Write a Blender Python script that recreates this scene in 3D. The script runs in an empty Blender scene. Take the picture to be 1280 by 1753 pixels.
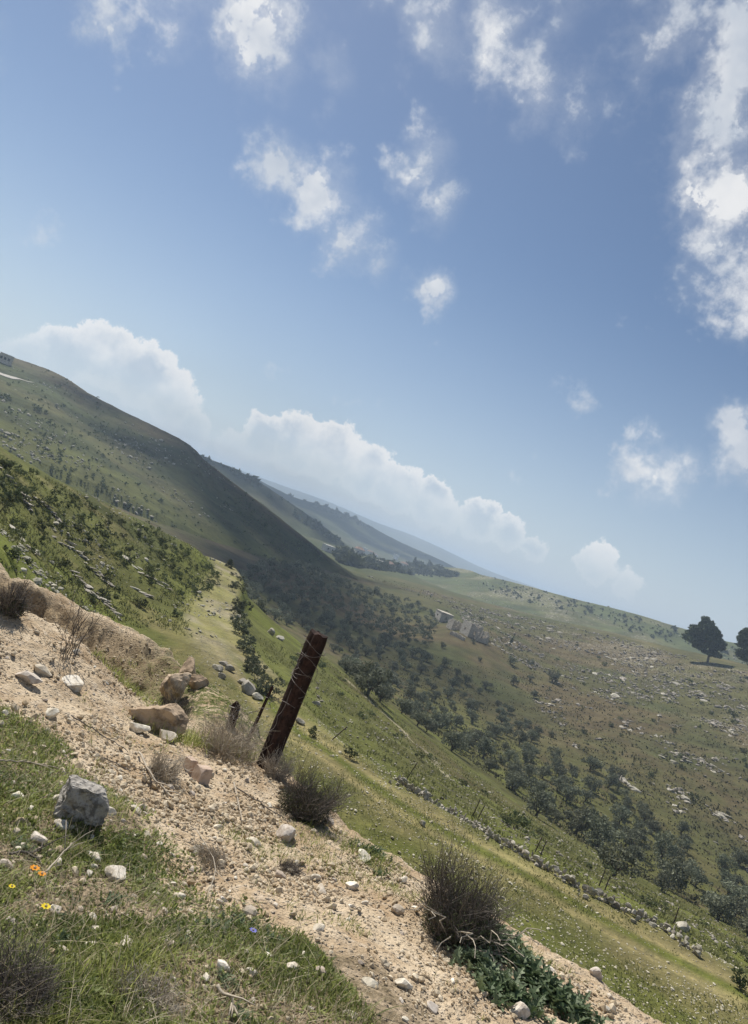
import bpy, bmesh, math, random
import numpy as np
from mathutils import Matrix, Vector

# ------------------------------------------------------------------ camera
scene = bpy.context.scene
F, CX, CY = 1290.0, 640.0, 876.5          # focal length and centre in photo pixels
ROLL, PITCH = math.radians(21.0), math.atan(28.4 / 1290.0)
cr, sr = math.cos(ROLL), math.sin(ROLL)
FWD = np.array([0, math.cos(PITCH), math.sin(PITCH)])
UPV = np.array([0, -math.sin(PITCH), math.cos(PITCH)])
RGT = np.array([1.0, 0, 0])
cam_r, cam_u = cr * RGT + sr * UPV, -sr * RGT + cr * UPV
cam = bpy.data.cameras.new('camera')
cam.sensor_fit = 'HORIZONTAL'; cam.sensor_width = 36.0; cam.lens = F / 1280.0 * 36.0
cam.clip_start = 0.05; cam.clip_end = 60000
cam_o = bpy.data.objects.new('camera', cam)
scene.collection.objects.link(cam_o)
M = Matrix.Identity(4)
for i in range(3):
    M[i][0], M[i][1], M[i][2] = cam_r[i], cam_u[i], -FWD[i]
cam_o.matrix_world = M
scene.camera = cam_o

# ------------------------------------------------------------------ light
SUN_AZ, SUN_EL = math.radians(-33.0), math.radians(50.0)      # azimuth from +Y, negative = towards -X
sun_dir = np.array([math.sin(SUN_AZ) * math.cos(SUN_EL), math.cos(SUN_AZ) * math.cos(SUN_EL), math.sin(SUN_EL)])
sl = bpy.data.lights.new('sun', 'SUN'); sl.energy = 5.0; sl.angle = math.radians(0.55); sl.color = (1.0, 0.955, 0.88)
so = bpy.data.objects.new('sun', sl); scene.collection.objects.link(so)
so.rotation_euler = Vector(sun_dir).to_track_quat('Z', 'Y').to_euler()
so.location = (-40, 60, 90)

scene.view_settings.view_transform = 'Standard'
scene.view_settings.look = 'None'
scene.view_settings.exposure = 0.22
scene.view_settings.gamma = 1.0
scene.render.engine = 'CYCLES'
cy = scene.cycles
cy.use_denoising = True
cy.max_bounces = 5; cy.diffuse_bounces = 2; cy.glossy_bounces = 1; cy.transmission_bounces = 2
cy.transparent_max_bounces = 4; cy.volume_bounces = 0
cy.caustics_reflective = False; cy.caustics_refractive = False
cy.use_fast_gi = False
# ------------------------------------------------------------------ sky
def pix_dir(px, py):
    dx, dy = px - CX, py - CY
    X, Y = dx * cr + dy * sr, -dx * sr + dy * cr
    v = FWD + RGT * (X / F) - UPV * (Y / F)
    return v / np.linalg.norm(v)

class NT:
    """tiny helper to write node trees"""
    def __init__(self, tree): self.t = tree; self.n = tree.nodes; self.l = tree.links
    def node(self, typ, **kw):
        n = self.n.new(typ)
        for k, v in kw.items(): setattr(n, k, v)
        return n
    def put(self, sock, v):
        if v is None: return
        if isinstance(v, bpy.types.NodeSocket): self.l.new(v, sock)
        else: sock.default_value = v
    def math(self, op, a, b=None, c=None, clamp=False):
        n = self.node('ShaderNodeMath', operation=op, use_clamp=clamp)
        self.put(n.inputs[0], a); self.put(n.inputs[1], b); self.put(n.inputs[2], c)
        return n.outputs[0]
    def vmath(self, op, a, b=None, out=0):
        n = self.node('ShaderNodeVectorMath', operation=op)
        self.put(n.inputs[0], a)
        if op == 'SCALE': self.put(n.inputs['Scale'], b)
        else: self.put(n.inputs[1], b)
        return n.outputs[out]
    def mix(self, f, a, b, blend='MIX'):
        n = self.node('ShaderNodeMix', data_type='RGBA', blend_type=blend)
        col = lambda v: (tuple(v) + (1.0,) if isinstance(v, tuple) and len(v) == 3 else v)
        self.put(n.inputs[0], f); self.put(n.inputs[6], col(a)); self.put(n.inputs[7], col(b))
        return n.outputs[2]
    def noise(self, vec, scale, detail=4.0, rough=0.55, dist=0.0, dim='3D'):
        n = self.node('ShaderNodeTexNoise', noise_dimensions=dim)
        self.put(n.inputs['Vector'], vec); n.inputs['Scale'].default_value = scale
        n.inputs['Detail'].default_value = detail; n.inputs['Roughness'].default_value = rough
        n.inputs['Distortion'].default_value = dist
        return n.outputs[0], n.outputs[1]
    def ramp(self, f, lo, hi, smooth=True):
        n = self.node('ShaderNodeMapRange', interpolation_type='SMOOTHSTEP' if smooth else 'LINEAR', clamp=True)
        self.put(n.inputs[0], f); n.inputs[1].default_value = lo; n.inputs[2].default_value = hi
        n.inputs[3].default_value = 0.0; n.inputs[4].default_value = 1.0
        return n.outputs[0]

world = bpy.data.worlds.new('World'); scene.world = world; world.use_nodes = True
world.node_tree.nodes.clear()
w = NT(world.node_tree)
sky = w.node('ShaderNodeTexSky', sky_type='NISHITA')
sky.sun_disc = False; sky.sun_elevation = SUN_EL; sky.sun_rotation = SUN_AZ
sky.altitude = 600; sky.air_density = 1.0; sky.dust_density = 0.5; sky.ozone_density = 2.0
tc = w.node('ShaderNodeTexCoord')
D = tc.outputs['Generated']
D = w.vmath('NORMALIZE', D)
sepn = w.node('ShaderNodeSeparateXYZ'); w.l.new(D, sepn.inputs[0])
DZ = sepn.outputs[2]
# warped direction for ragged cloud edges
n1c = w.noise(D, 5.0, 3.0, 0.62)[1]
warp = w.vmath('SCALE', w.vmath('SUBTRACT', n1c, (0.5, 0.5, 0.5)), 0.10)
n2c = w.noise(D, 22.0, 3.0, 0.65)[1]
warp2 = w.vmath('SCALE', w.vmath('SUBTRACT', n2c, (0.5, 0.5, 0.5)), 0.045)
DW = w.vmath('NORMALIZE', w.vmath('ADD', D, w.vmath('ADD', warp, warp2)))
def blob_mask(vec, blobs):
    m = None
    for px, py, rad, amp in blobs:
        c = pix_dir(px, py); r = rad / F
        d = w.vmath('DISTANCE', vec, tuple(c), out=1)
        v = w.math('MULTIPLY_ADD', d, -amp / r, amp)
        m = v if m is None else w.math('SMOOTH_MAX', m, v, 0.15)
    return w.math('MAXIMUM', m, 0.0)
# scattered broken cumulus high in the sky (wispy): centre pixel, radius, strength
wispy = [(465, 285, 95, 1.0), (540, 325, 110, 1.0), (595, 400, 100, 1.), (650, 445, 70, .9), (735, 492, 60, .95),
         (715, 270, 90, .95), (745, 340, 75, .95), (450, 80, 120, .95), (540, 120, 75, .8), (480, 140, 75, .8), (552, 190, 45, .7),
         (300, 75, 75, .75), (160, 65, 55, .55), (750, 55, 105, 1.0), (840, 45, 100, .9), (950, 40, 90, .75),
         (920, 140, 125, .78), (1000, 175, 105, .66), (1130, 55, 130, .8), (1000, 275, 50, .4),
         (1245, 130, 150, 1.0), (1225, 240, 165, 1.0), (1265, 340, 150, 1.), (1262, 455, 140, 1.), (1260, 565, 75, .75),
         (1110, 815, 95, .85), (1165, 800, 60, .65), (1275, 765, 105, 1.), (1255, 605, 40, .45), (335, 262, 30, .45), (1400, 300, 220, .9),
         (300, -90, 220, .9), (800, -120, 260, .8), (1300, -60, 220, .8), (-40, 60, 90, .6)]
mw = blob_mask(DW, wispy)
# clouds over the rest of the dome, of the same broken kind
nb = w.noise(D, 2.6, 2.0, 0.5)[0]
outside = w.ramp(w.vmath('DISTANCE', D, tuple(pix_dir(640, 640)), out=1), 0.80, 1.0)
rest = w.math('MULTIPLY', w.math('MULTIPLY', w.ramp(nb, 0.5, 0.66), outside), w.ramp(DZ, 0.05, 0.25))
mw = w.math('MAXIMUM', mw, rest)
nf = w.math('MULTIPLY_ADD', w.noise(D, 11.0, 7.0, 0.63)[0], 2.3, -0.65)
dens_w = w.ramp(w.math('MULTIPLY_ADD', nf, 1.15, w.math('MULTIPLY_ADD', mw, 0.85, -0.86)), 0.02, 0.58)
tear = w.math('MULTIPLY_ADD', w.ramp(w.noise(D, 34.0, 4.0, 0.62)[0], 0.34, 0.60), 0.55, 0.45)
tear = w.math('MAXIMUM', tear, w.ramp(dens_w, 0.75, 1.0))
veil = w.math('MULTIPLY', w.ramp(w.math('MULTIPLY_ADD', nf, 0.75, w.math('MULTIPLY_ADD', mw, 0.9, -0.55)), 0.0, 0.8), 0.42)
dens_w = w.math('MAXIMUM', w.math('MULTIPLY', w.math('MULTIPLY', dens_w, tear), 0.92), w.math('MULTIPLY', veil, w.ramp(mw, 0.0, 0.35)))
# bank of cumulus along the horizon: heaped tops, base lost in the haze
bank = [(40, 612, 50, .7), (110, 610, 60, .9), (175, 606, 66, 1.), (240, 640, 66, 1.), (290, 682, 58, .95), (330, 735, 44, .8), (400, 765, 40, .6), (452, 752, 50, .95),
        (512, 762, 62, 1.), (570, 776, 64, 1.), (625, 806, 60, 1.), (680, 836, 54, 1.), (738, 862, 50, 1.), (765, 885, 36, .8), (822, 892, 44, .9),
        (872, 915, 40, .8), (915, 940, 30, .7), (1020, 965, 46, .75), (1075, 1000, 34, .45)]
n3c = w.noise(D, 28.0, 6.0, 0.70)[1]
DB = w.vmath('NORMALIZE', w.vmath('ADD', D, w.vmath('SCALE', w.vmath('SUBTRACT', n3c, (0.5, 0.5, 0.5)), 0.052)))
mb = blob_mask(DB, bank)
dens_b = w.ramp(mb, 0.10, 0.22)
# same bank going on round the horizon outside the view
nb2 = w.noise(D, 6.0, 2.0, 0.55)[0]
ring = w.math('MULTIPLY', w.ramp(w.math('SUBTRACT', w.math('MULTIPLY', nb2, 0.2), DZ), 0.0, 0.02), outside)
dens_b = w.math('MAXIMUM', dens_b, ring)
# shading of the clouds: bright rims, greyer hearts
sh = w.noise(D, 9.0, 4.0, 0.6)[0]
lowfade = w.ramp(DZ, 0.035, 0.10)
rim = w.math('SUBTRACT', 1.0, w.math('MULTIPLY', w.ramp(mb, 0.18, 0.62), w.ramp(sh, 0.30, 0.55)))
CW = 11.6
colw = w.mix(w.ramp(sh, 0.35, 0.7), (CW * .62, CW * .68, CW * .77), (CW * 1.0, CW * 1.0, CW * 1.0))
colb = w.mix(rim, (CW * .58, CW * .67, CW * .78), (CW * 1.0, CW * 1.0, CW * 1.0))
SKYG = w.math('ADD', 0.0, 0.0)
skyc = w.node('ShaderNodeHueSaturation'); w.l.new(sky.outputs[0], skyc.inputs['Color'])
skyc.inputs['Saturation'].default_value = 1.02; skyc.inputs['Value'].default_value = 1.06
base = skyc.outputs[0]
# whitish haze layer of the air low over the horizon
hz = w.math('POWER', w.math('SUBTRACT', 1.0, w.ramp(DZ, -0.02, 0.40, False)), 1.9)
base = w.mix(w.math('MULTIPLY', hz, 0.95), base, (CW * .62, CW * .71, CW * .82))
c1 = w.mix(dens_w, base, colw)
c2 = w.mix(w.math('MULTIPLY', dens_b, w.math('MULTIPLY_ADD', lowfade, 0.68, 0.2)), c1, colb)
bg = w.node('ShaderNodeBackground'); w.l.new(c2, bg.inputs[0]); bg.inputs[1].default_value = 0.066
wo = w.node('ShaderNodeOutputWorld'); w.l.new(bg.outputs[0], wo.inputs[0])
world.cycles.sampling_method = 'MANUAL'; world.cycles.sample_map_resolution = 512
# ------------------------------------------------------------------ numeric helpers
rng = np.random.default_rng(7)
random.seed(7)
def _hash(ix, iy, seed):
    h = (ix.astype(np.int64) * 374761393 + iy.astype(np.int64) * 668265263 + seed * 974711) & 0x7fffffff
    h = ((h ^ (h >> 13)) * 1274126177) & 0x7fffffff
    h = h ^ (h >> 16)
    return (h & 0xffff) / 65535.0
def vnoise(x, y, seed=0):
    x0, y0 = np.floor(x), np.floor(y); fx, fy = x - x0, y - y0
    ux, uy = fx * fx * (3 - 2 * fx), fy * fy * (3 - 2 * fy)
    a, b = _hash(x0, y0, seed), _hash(x0 + 1, y0, seed)
    c, d = _hash(x0, y0 + 1, seed), _hash(x0 + 1, y0 + 1, seed)
    return (a + (b - a) * ux) * (1 - uy) + (c + (d - c) * ux) * uy
def fbm(x, y, oct=4, seed=0, gain=0.5):
    s, a, t = 0.0, 1.0, 0.0
    for i in range(oct):
        s = s + a * (vnoise(x, y, seed + i * 17) * 2 - 1); t += a
        x, y, a = x * 2.03 + 11.3, y * 2.03 + 5.7, a * gain
    return s / t
def sstep(a, b, x):
    t = np.clip((np.asarray(x, float) - a) / (b - a), 0, 1); return t * t * (3 - 2 * t)
def pix_xyz(px, py, y):
    v = pix_dir(px, py); return v * (y / v[1])
def tps_fit(P, z, lam=1e-4):
    P = np.asarray(P, float); n = len(P)
    r2 = ((P[:, None] - P[None]) ** 2).sum(-1)
    K = 0.5 * r2 * np.log(r2 + 1e-12) + lam * np.eye(n)
    Q = np.hstack([np.ones((n, 1)), P]); A = np.zeros((n + 3, n + 3))
    A[:n, :n] = K; A[:n, n:] = Q; A[n:, :n] = Q.T
    return P, np.linalg.solve(A, np.concatenate([z, np.zeros(3)]))
def tps_eval(fit, q):
    P, c = fit; n = len(P); out = c[n] + q[:, 0] * c[n + 1] + q[:, 1] * c[n + 2]
    for i in range(n):
        r2 = (q[:, 0] - P[i, 0]) ** 2 + (q[:, 1] - P[i, 1]) ** 2
        out = out + c[i] * 0.5 * r2 * np.log(r2 + 1e-12)
    return out
def poly_dist(x, y, pts):
    """distance to a polyline, sign (+ = to the side of increasing clockwise turn), arclength and z along it"""
    best = np.full(x.shape, 1e18); sg = np.zeros(x.shape); arc = np.zeros(x.shape); zz = np.zeros(x.shape); s0 = 0.0
    for a, b in zip(pts[:-1], pts[1:]):
        ax, ay, bx, by = a[0], a[1], b[0], b[1]
        dx, dy = bx - ax, by - ay; L = math.hypot(dx, dy)
        t = np.clip(((x - ax) * dx + (y - ay) * dy) / (L * L), 0, 1)
        ex, ey = x - ax - t * dx, y - ay - t * dy
        d2 = ex * ex + ey * ey; k = d2 < best
        best = np.where(k, d2, best); sg = np.where(k, np.sign(dy * ex - dx * ey), sg)
        arc = np.where(k, s0 + t * L, arc)
        zz = np.where(k, a[2] + t * (b[2] - a[2]), zz); s0 += L
    return np.sqrt(best) * sg, arc, zz
def spline(pts, n):
    """Catmull-Rom through points"""
    P = np.asarray(pts, float); P = np.vstack([2 * P[0] - P[1], P, 2 * P[-1] - P[-2]]); out = []
    m = len(P) - 3
    for k in range(n):
        u = k / (n - 1) * m; i = min(int(u), m - 1); t = u - i
        a, b, c, d = P[i], P[i + 1], P[i + 2], P[i + 3]
        out.append(0.5 * (2 * b + (c - a) * t + (2 * a - 5 * b + 4 * c - d) * t * t + (3 * b - a - 3 * c + d) * t ** 3))
    return np.array(out)

# ------------------------------------------------------------------ shape of the land
# farm track on the terrace below: pixel of its middle and its height below the eye
TR = []
for px, py, z in [(1560, 1860, -10.4), (1400, 1785, -10.3), (1280, 1707, -10.2), (1107, 1617, -10.1), (917, 1508, -10.0), (750, 1415, -9.9),
                  (656, 1356, -9.8), (570, 1293, -9.75), (490, 1236, -9.7), (420, 1150, -9.65), (372, 1080, -9.6), (374, 1020, -9.6), (385, 966, -9.6),
                  (312, 913, -9.9), (230, 868, -10.2)]:
    v = pix_dir(px, py); TR.append(v * (z / v[2]))
TRK = spline(TR, 90)
MID = [  # pixel, depth
    (680, 1338, 38.5), (870, 1450, 34), (1100, 1578, 31), (1280, 1690, 29.5), (560, 1250, 42), (440, 1130, 52), (400, 1030, 68),
    (560, 1130, 104), (700, 1250, 82), (900, 1400, 66), (1130, 1540, 56), (1280, 1610, 54),
    (1280, 1480, 118), (1000, 1310, 146), (830, 1190, 193), (720, 1080, 272), (560, 1000, 310), (480, 968, 318), (450, 1020, 200), (480, 1100, 110), (425, 1000, 205),
    (780, 1075, 266), (880, 1110, 272), (1000, 1200, 215), (1150, 1260, 185), (1280, 1330, 165), (1200, 1200, 240), (1050, 1130, 300), (930, 1085, 340),
    (1280, 1150, 292), (1210, 1133, 308), (1100, 1100, 360), (1000, 1072, 420), (900, 1050, 480), (800, 1022, 540), (700, 988, 640), (640, 956, 820), (600, 965, 600),
    (0, 765, 55), (130, 838, 62), (200, 872, 68), (265, 905, 76), (330, 937, 82),
    (170, 1050, 40), (0, 965, 28), (100, 1020, 34), (0, 860, 42), (150, 950, 48), (280, 960, 62), (300, 1040, 50)]
MIDW = [pix_xyz(*m) for m in MID]
MIDW += [(-36, 76, -13), (-30, 92, -14), (-24, 108, -16), (-60, 62, -6), (-45, 45, -2.5), (-60, 130, -19), (-40, 180, -23), (-100, 300, -24),
         (210, 300, 6), (190, 180, -9), (150, 100, -15), (100, 60, -18), (260, 600, -22), (150, 700, -30), (60, 900, -34), (-60, 900, -34), (300, 900, -34),
         (330, 420, 0), (40, 20, -13), (24, 12, -10.4), (60, 30, -17), (0, 18, -10), (-10, 24, -8.6), (10, 14, -10)]
MIDW = np.array(MIDW)
def warpxy(x, y): return np.stack([np.arctan2(x, y) * 2.2, np.log(np.hypot(x, y))], -1)
FIT_MID = tps_fit(warpxy(MIDW[:, 0], MIDW[:, 1]), MIDW[:, 2], 2e-4)
WALL_PX = [(676, 1336), (720, 1362), (780, 1396), (830, 1426), (880, 1455), (940, 1492), (1000, 1526), (1060, 1556), (1120, 1584), (1200, 1640)]
def track_w(s): return 1 - .42 * sstep(28, 56, s)
def h_mid(x, y, detail=True):
    x, y = np.asarray(x, float), np.asarray(y, float); sh = x.shape; x, y = x.ravel(), y.ravel()
    z = tps_eval(FIT_MID, warpxy(x, np.maximum(y, 1.0)))
    d, s, zt = poly_dist(x, y, TRK)
    ws = track_w(s); k = (1 - sstep(2.2, 5.5, np.abs(d) / ws)) * (1 - sstep(78, 92, s))
    z = z + (zt - 0.05 * d - z) * k
    if detail:
        r = np.hypot(x, y)
        z = z + fbm(x / 9, y / 9, 3, 3) * 0.30 * (1 - .8 * k) * sstep(20, 60, r) + fbm(x / 1.6, y / 1.6, 3, 5) * 0.09 * (1 - .55 * k)
        z = z + fbm(x / 45, y / 45, 3, 9) * 1.1 * sstep(90, 250, r)
        # worn wheel lines on the track
        for o in (-0.95, 0.95):
            z = z - 0.05 * np.exp(-((d / ws - o) / 0.3) ** 2)
        # limestone ledges on the slope above the track
        up = (1 - sstep(-6.0, -4.0, d)) * (1 - sstep(-6, 2, x)) * (1 - sstep(90, 120, r))
        q = (z * 0.9 + x * 0.05 + fbm(x / 7, y / 7, 2, 21) * 0.5)
        z = z + up * 0.22 * (np.abs((q * 1.1) % 1.0 - 0.5) - 0.25)
    return z.reshape(sh)

# near bank on which the photographer stands: points (pixel, depth) of its surface
NEAR = [pix_xyz(*m) for m in [
    (0, 1740, 2.1), (640, 1740, 2.9), (1110, 1738, 4.2), (880, 1598, 4.85), (720, 1500, 5.25), (570, 1400, 5.8), (455, 1310, 6.4), (350, 1262, 6.9),
    (250, 1240, 6.3), (130, 1395, 3.6), (50, 1160, 5.6), (320, 1500, 3.7), (560, 1560, 3.75), (800, 1700, 3.5), (300, 1330, 5.1), (0, 1400, 3.4), (0, 1035, 6.9), (100, 1075, 7.1),
    (190, 1150, 7.2), (1000, 1700, 4.1), (0, 1240, 4.5)]]
NEAR += [(0, 0, -1.6), (-2, 0, -1.35), (2.2, 0, -1.85), (0, -3, -1.2), (4.5, 1.5, -2.6), (-5, 2, -1.0), (-6, 5, -1.15), (3.5, 3.2, -2.3), (-3, 3.5, -1.5)]
# little gully and the cut bank behind it
NEAR += [pix_xyz(*m) for m in [(0, 968, 10.0), (50, 990, 10.4), (110, 1030, 10.5), (190, 1068, 10.5), (250, 1110, 10.2), (290, 1142, 9.9), (330, 1178, 9.2), (370, 1225, 8.0)]]
NEAR += [(-4.9, 9.0, -2.75), (-3.9, 9.2, -2.95), (-3.0, 9.2, -3.0), (-2.3, 9.0, -3.0), (-1.7, 8.4, -2.85), (-4.6, 8.2, -2.6), (-2.6, 8.1, -2.6), (-8, 9, -1.6), (-8, 11.5, -1.8)]
NEAR = np.array(NEAR)
FIT_NEAR = tps_fit(NEAR[:, :2], NEAR[:, 2], 2e-4)
EDGE = [tuple(pix_xyz(*m)[:2]) + (0,) for m in [(1500, 1960, 3.2), (1110, 1738, 4.2), (880, 1598, 4.85), (720, 1500, 5.25), (570, 1400, 5.8), (455, 1310, 6.4), (380, 1265, 7.0), (368, 1225, 8.0),
                                              (330, 1178, 9.2), (290, 1142, 9.9), (250, 1110, 10.2), (190, 1068, 10.5), (110, 1030, 10.5), (0, 968, 10.0)]] + [(-8, 11.5, 0), (-14, 13, 0)]
def grass_zone(x, y):
    """where weeds cover the near bank: lower left of the view"""
    d, s, _ = poly_dist(x, y, [(-4.0, 5.5, 0), (-1.55, 4.7, 0), (-0.75, 4.05, 0), (-0.1, 3.55, 0), (0.55, 3.2, 0), (1.0, 2.95, 0), (3, 2.2, 0)])
    return sstep(-0.4, 0.45, d + 0.75 * fbm(x * 1.3, y * 1.3, 3, 41) + 0.3 * fbm(x * 5, y * 5, 2, 43))
def h_near(x, y, detail=True):
    x, y = np.asarray(x, float), np.asarray(y, float); sh = x.shape; x, y = x.ravel(), y.ravel()
    z = tps_eval(FIT_NEAR, np.stack([np.clip(x, -9, 5), np.clip(y, -4, 12)], -1))
    z = z + np.clip(-4 - y, 0, None) * 0.15 + np.clip(-9 - x, 0, None) * 0.05
    d, s, _ = poly_dist(x, y, EDGE)
    wob = 0.20 * fbm(x * 1.5, y * 1.5, 4, 51) + .05 * fbm(x * 7, y * 7, 2, 53)
    over = np.maximum(d + wob - 0.03, 0)
    z = z - 0.80 * (np.sqrt(over * over + 0.04) - 0.2)
    if detail:
        g = grass_zone(x, y)
        z = z + 0.045 * fbm(x * 1.8, y * 1.8, 3, 61) + (0.026 - .012 * g) * fbm(x * 6, y * 6, 4, 63) + 0.024 * (1 - .6 * g) * np.abs(fbm(x * 17, y * 17, 3, 67, .65))
        # erosion rills on the cut bank face
        face = sstep(-5.6, -4.6, x) * (1 - sstep(-1.6, -1.1, x)) * sstep(8.6, 9.3, y) * (1 - sstep(10.2, 10.7, y))
        q = x * 1.0 + y * 0.55 + 0.2 * fbm(x * 2, y * 2, 2, 71)
        z = z - face * 0.30 * np.abs(fbm(q * 5.0, y * 0.9, 3, 73)) - face * 0.26 * sstep(.2, .6, fbm(x * 1.6, y * 1.6, 2, 75))
    return z.reshape(sh)
def h_all(x, y, detail=True):
    x, y = np.asarray(x, float), np.asarray(y, float); hn = h_near(x, y, detail)
    return np.where(np.hypot(x, y) < 13.0, hn, np.maximum(hn, h_mid(x, y, detail)))
def spot(px, py, which=None, r0=1.2, r1=1100.0):
    """where the sight line through a photo pixel meets the ground"""
    v = pix_dir(px, py); v = v / math.hypot(v[0], v[1]); which = which or h_all
    t = np.exp(np.linspace(math.log(r0), math.log(r1), 900))
    for _ in range(2):
        g = v[2] * t - which(v[0] * t, v[1] * t)
        k = np.nonzero(g <= 0)[0]
        if len(k) == 0: return None
        i = max(int(k[0]), 1); t = np.linspace(t[i - 1], t[i], 60)
    r = t[30]
    return np.array([v[0] * r, v[1] * r, float(which(np.array([v[0] * r]), np.array([v[1] * r]))[0])])

# ------------------------------------------------------------------ object helpers
COL = scene.collection
def link(name, me, mat=None, parent=None, **props):
    o = bpy.data.objects.new(name, me); COL.objects.link(o)
    if mat is not None and me is not None and not me.materials: me.materials.append(mat)
    if parent is not None: o.parent = parent
    for k, v in props.items(): o[k] = v
    return o
def mesh_np(name, V, Fc, smooth=False, attrs=None):
    """mesh from numpy vertices and a (n,3) or (n,4) face array"""
    me = bpy.data.meshes.new(name); V = np.ascontiguousarray(V, np.float32); Fc = np.ascontiguousarray(Fc, np.int32)
    n, k = Fc.shape
    me.vertices.add(len(V)); me.vertices.foreach_set('co', V.ravel())
    me.loops.add(n * k); me.loops.foreach_set('vertex_index', Fc.ravel())
    me.polygons.add(n); me.polygons.foreach_set('loop_start', np.arange(0, n * k, k, dtype=np.int32))
    me.polygons.foreach_set('loop_total', np.full(n, k, np.int32))
    me.polygons.foreach_set('use_smooth', np.full(n, bool(smooth)))
    for an, av in (attrs or {}).items():
        if av.ndim == 1:
            a = me.attributes.new(an, 'FLOAT', 'POINT'); a.data.foreach_set('value', np.ascontiguousarray(av, np.float32))
        else:
            a = me.attributes.new(an, 'FLOAT_COLOR', 'POINT')
            c = np.ones((len(av), 4), np.float32); c[:, :3] = av; a.data.foreach_set('color', c.ravel())
    me.update(calc_edges=True); me.validate(); return me
def grid_faces(nu, nv):
    i = np.arange(nu - 1)[:, None] * nv + np.arange(nv - 1)[None]
    return np.stack([i, i + nv, i + nv + 1, i + 1], -1).reshape(-1, 4)
# ------------------------------------------------------------------ materials
MATS = {}
def new_mat(name):
    m = bpy.data.materials.new(name); m.use_nodes = True; m.node_tree.nodes.clear()
    t = NT(m.node_tree); out = t.node('ShaderNodeOutputMaterial'); MATS[name] = m
    return m, t, out
def pos(t): return t.node('ShaderNodeNewGeometry').outputs['Position']
def attr(t, name, col=False):
    n = t.node('ShaderNodeAttribute', attribute_name=name); return n.outputs[0] if col else n.outputs[2]
def finish(t, out, color, rough=0.9, bump=None, bstr=0.5, bdist=0.02, spec=0.2, trans=None):
    b = t.node('ShaderNodeBsdfPrincipled'); t.put(b.inputs['Base Color'], tuple(color) + (1,) if isinstance(color, tuple) else color)
    t.put(b.inputs['Roughness'], rough); b.inputs['Specular IOR Level'].default_value = spec
    if bump is not None:
        n = t.node('ShaderNodeBump'); n.inputs['Strength'].default_value = bstr; n.inputs['Distance'].default_value = bdist
        t.put(n.inputs['Height'], bump); t.l.new(n.outputs[0], b.inputs['Normal'])
    sh = b.outputs[0]
    if trans is not None:
        tr = t.node('ShaderNodeBsdfTranslucent'); t.put(tr.inputs[0], color if not isinstance(color, tuple) else tuple(color) + (1,))
        mx = t.node('ShaderNodeMixShader'); mx.inputs[0].default_value = trans
        t.l.new(b.outputs[0], mx.inputs[1]); t.l.new(tr.outputs[0], mx.inputs[2]); sh = mx.outputs[0]
    t.l.new(sh, out.inputs[0])

# near bank: pale marl soil with crumbs of limestone, darker humus under the weeds
def mat_near():
    m, t, out = new_mat('marl_soil'); P = pos(t)
    n1 = t.noise(P, 1.9, 6, .66)[0]; n2 = t.noise(P, 14, 5, .7)[0]; n3 = t.noise(P, 60, 3, .6)[0]
    c = t.mix(t.ramp(n1, .35, .68), (.40, .29, .178), (.61, .495, .345))
    c = t.mix(t.math('MULTIPLY', t.ramp(n2, .48, .72), .65), c, (.66, .565, .44))
    c = t.mix(t.math('MULTIPLY', t.ramp(n3, .55, .8), .5), c, (.30, .21, .13))
    v = t.node('ShaderNodeTexVoronoi'); v.inputs['Scale'].default_value = 34; t.l.new(P, v.inputs['Vector'])
    crumb = t.math('MULTIPLY', t.math('SUBTRACT', 1, t.ramp(v.outputs['Distance'], .12, .42)), t.ramp(n2, .38, .6))
    c = t.mix(t.math('MULTIPLY', crumb, .55), c, (.68, .60, .48))
    humus = t.mix(t.ramp(n2, .35, .65), (.12, .092, .05), (.38, .295, .20))
    g = t.ramp(t.math('MULTIPLY_ADD', t.math('SUBTRACT', n2, .5), .9, attr(t, 'grass')), .30, .75)
    c = t.mix(t.math('MULTIPLY', g, .88), c, humus)
    # dry grassy face of the cut bank
    c = t.mix(t.math('MULTIPLY', attr(t, 'face'), .75), c, t.mix(t.ramp(n2, .4, .6), (.17, .125, .075), (.33, .25, .15)))
    c = t.mix(t.math('MULTIPLY', attr(t, 'moss'), t.ramp(n2, .38, .55)), c, (.12, .135, .04))
    h = t.math('ADD', t.math('MULTIPLY', n2, .7), t.math('ADD', t.math('MULTIPLY', n3, .35), t.math('MULTIPLY', crumb, .7)))
    finish(t, out, c, .95, h, 1.0, 0.045, .1); return m
# land beyond: colours of the zones come as a vertex colour, broken up by noise
def mat_land(name, s1, s2, s3, dots=True, bd=.3, rock=(.50, .45, .36), kst=.2):
    m, t, out = new_mat(name); P = pos(t)
    base = attr(t, 'zone', True)
    n1 = t.noise(P, s1, 5, .62)[0]; n2 = t.noise(P, s2, 5, .68)[0]; n3 = t.noise(P, s3, 4, .65)[0]
    c = t.mix(t.ramp(n1, .30, .70), t.mix(1.0, base, (.72, .68, .66), 'MULTIPLY'), t.mix(1.0, base, (1.22, 1.20, 1.06), 'MULTIPLY'))
    c = t.mix(t.math('MULTIPLY', t.ramp(n2, .46, .70), .55), c, t.mix(1.0, base, (.50, .52, .55), 'MULTIPLY'))
    c = t.mix(t.math('MULTIPLY', t.ramp(n3, .50, .74), .5), c, t.mix(1.0, base, (1.7, 1.55, 1.35), 'MULTIPLY'))
    if dots:
        r = attr(t, 'stony')
        n4 = t.noise(P, s3 * .55, 3, .6)[0]
        k = t.ramp(t.math('MULTIPLY_ADD', r, kst, t.math('MULTIPLY_ADD', n3, .55, t.math('MULTIPLY', n4, .45))), .70, .78)
        c = t.mix(t.math('MULTIPLY', k, .9), c, rock)
    h = t.math('ADD', n2, t.math('MULTIPLY', n3, .5))
    finish(t, out, c, .97, h, .7, bd, .05); return m

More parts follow.
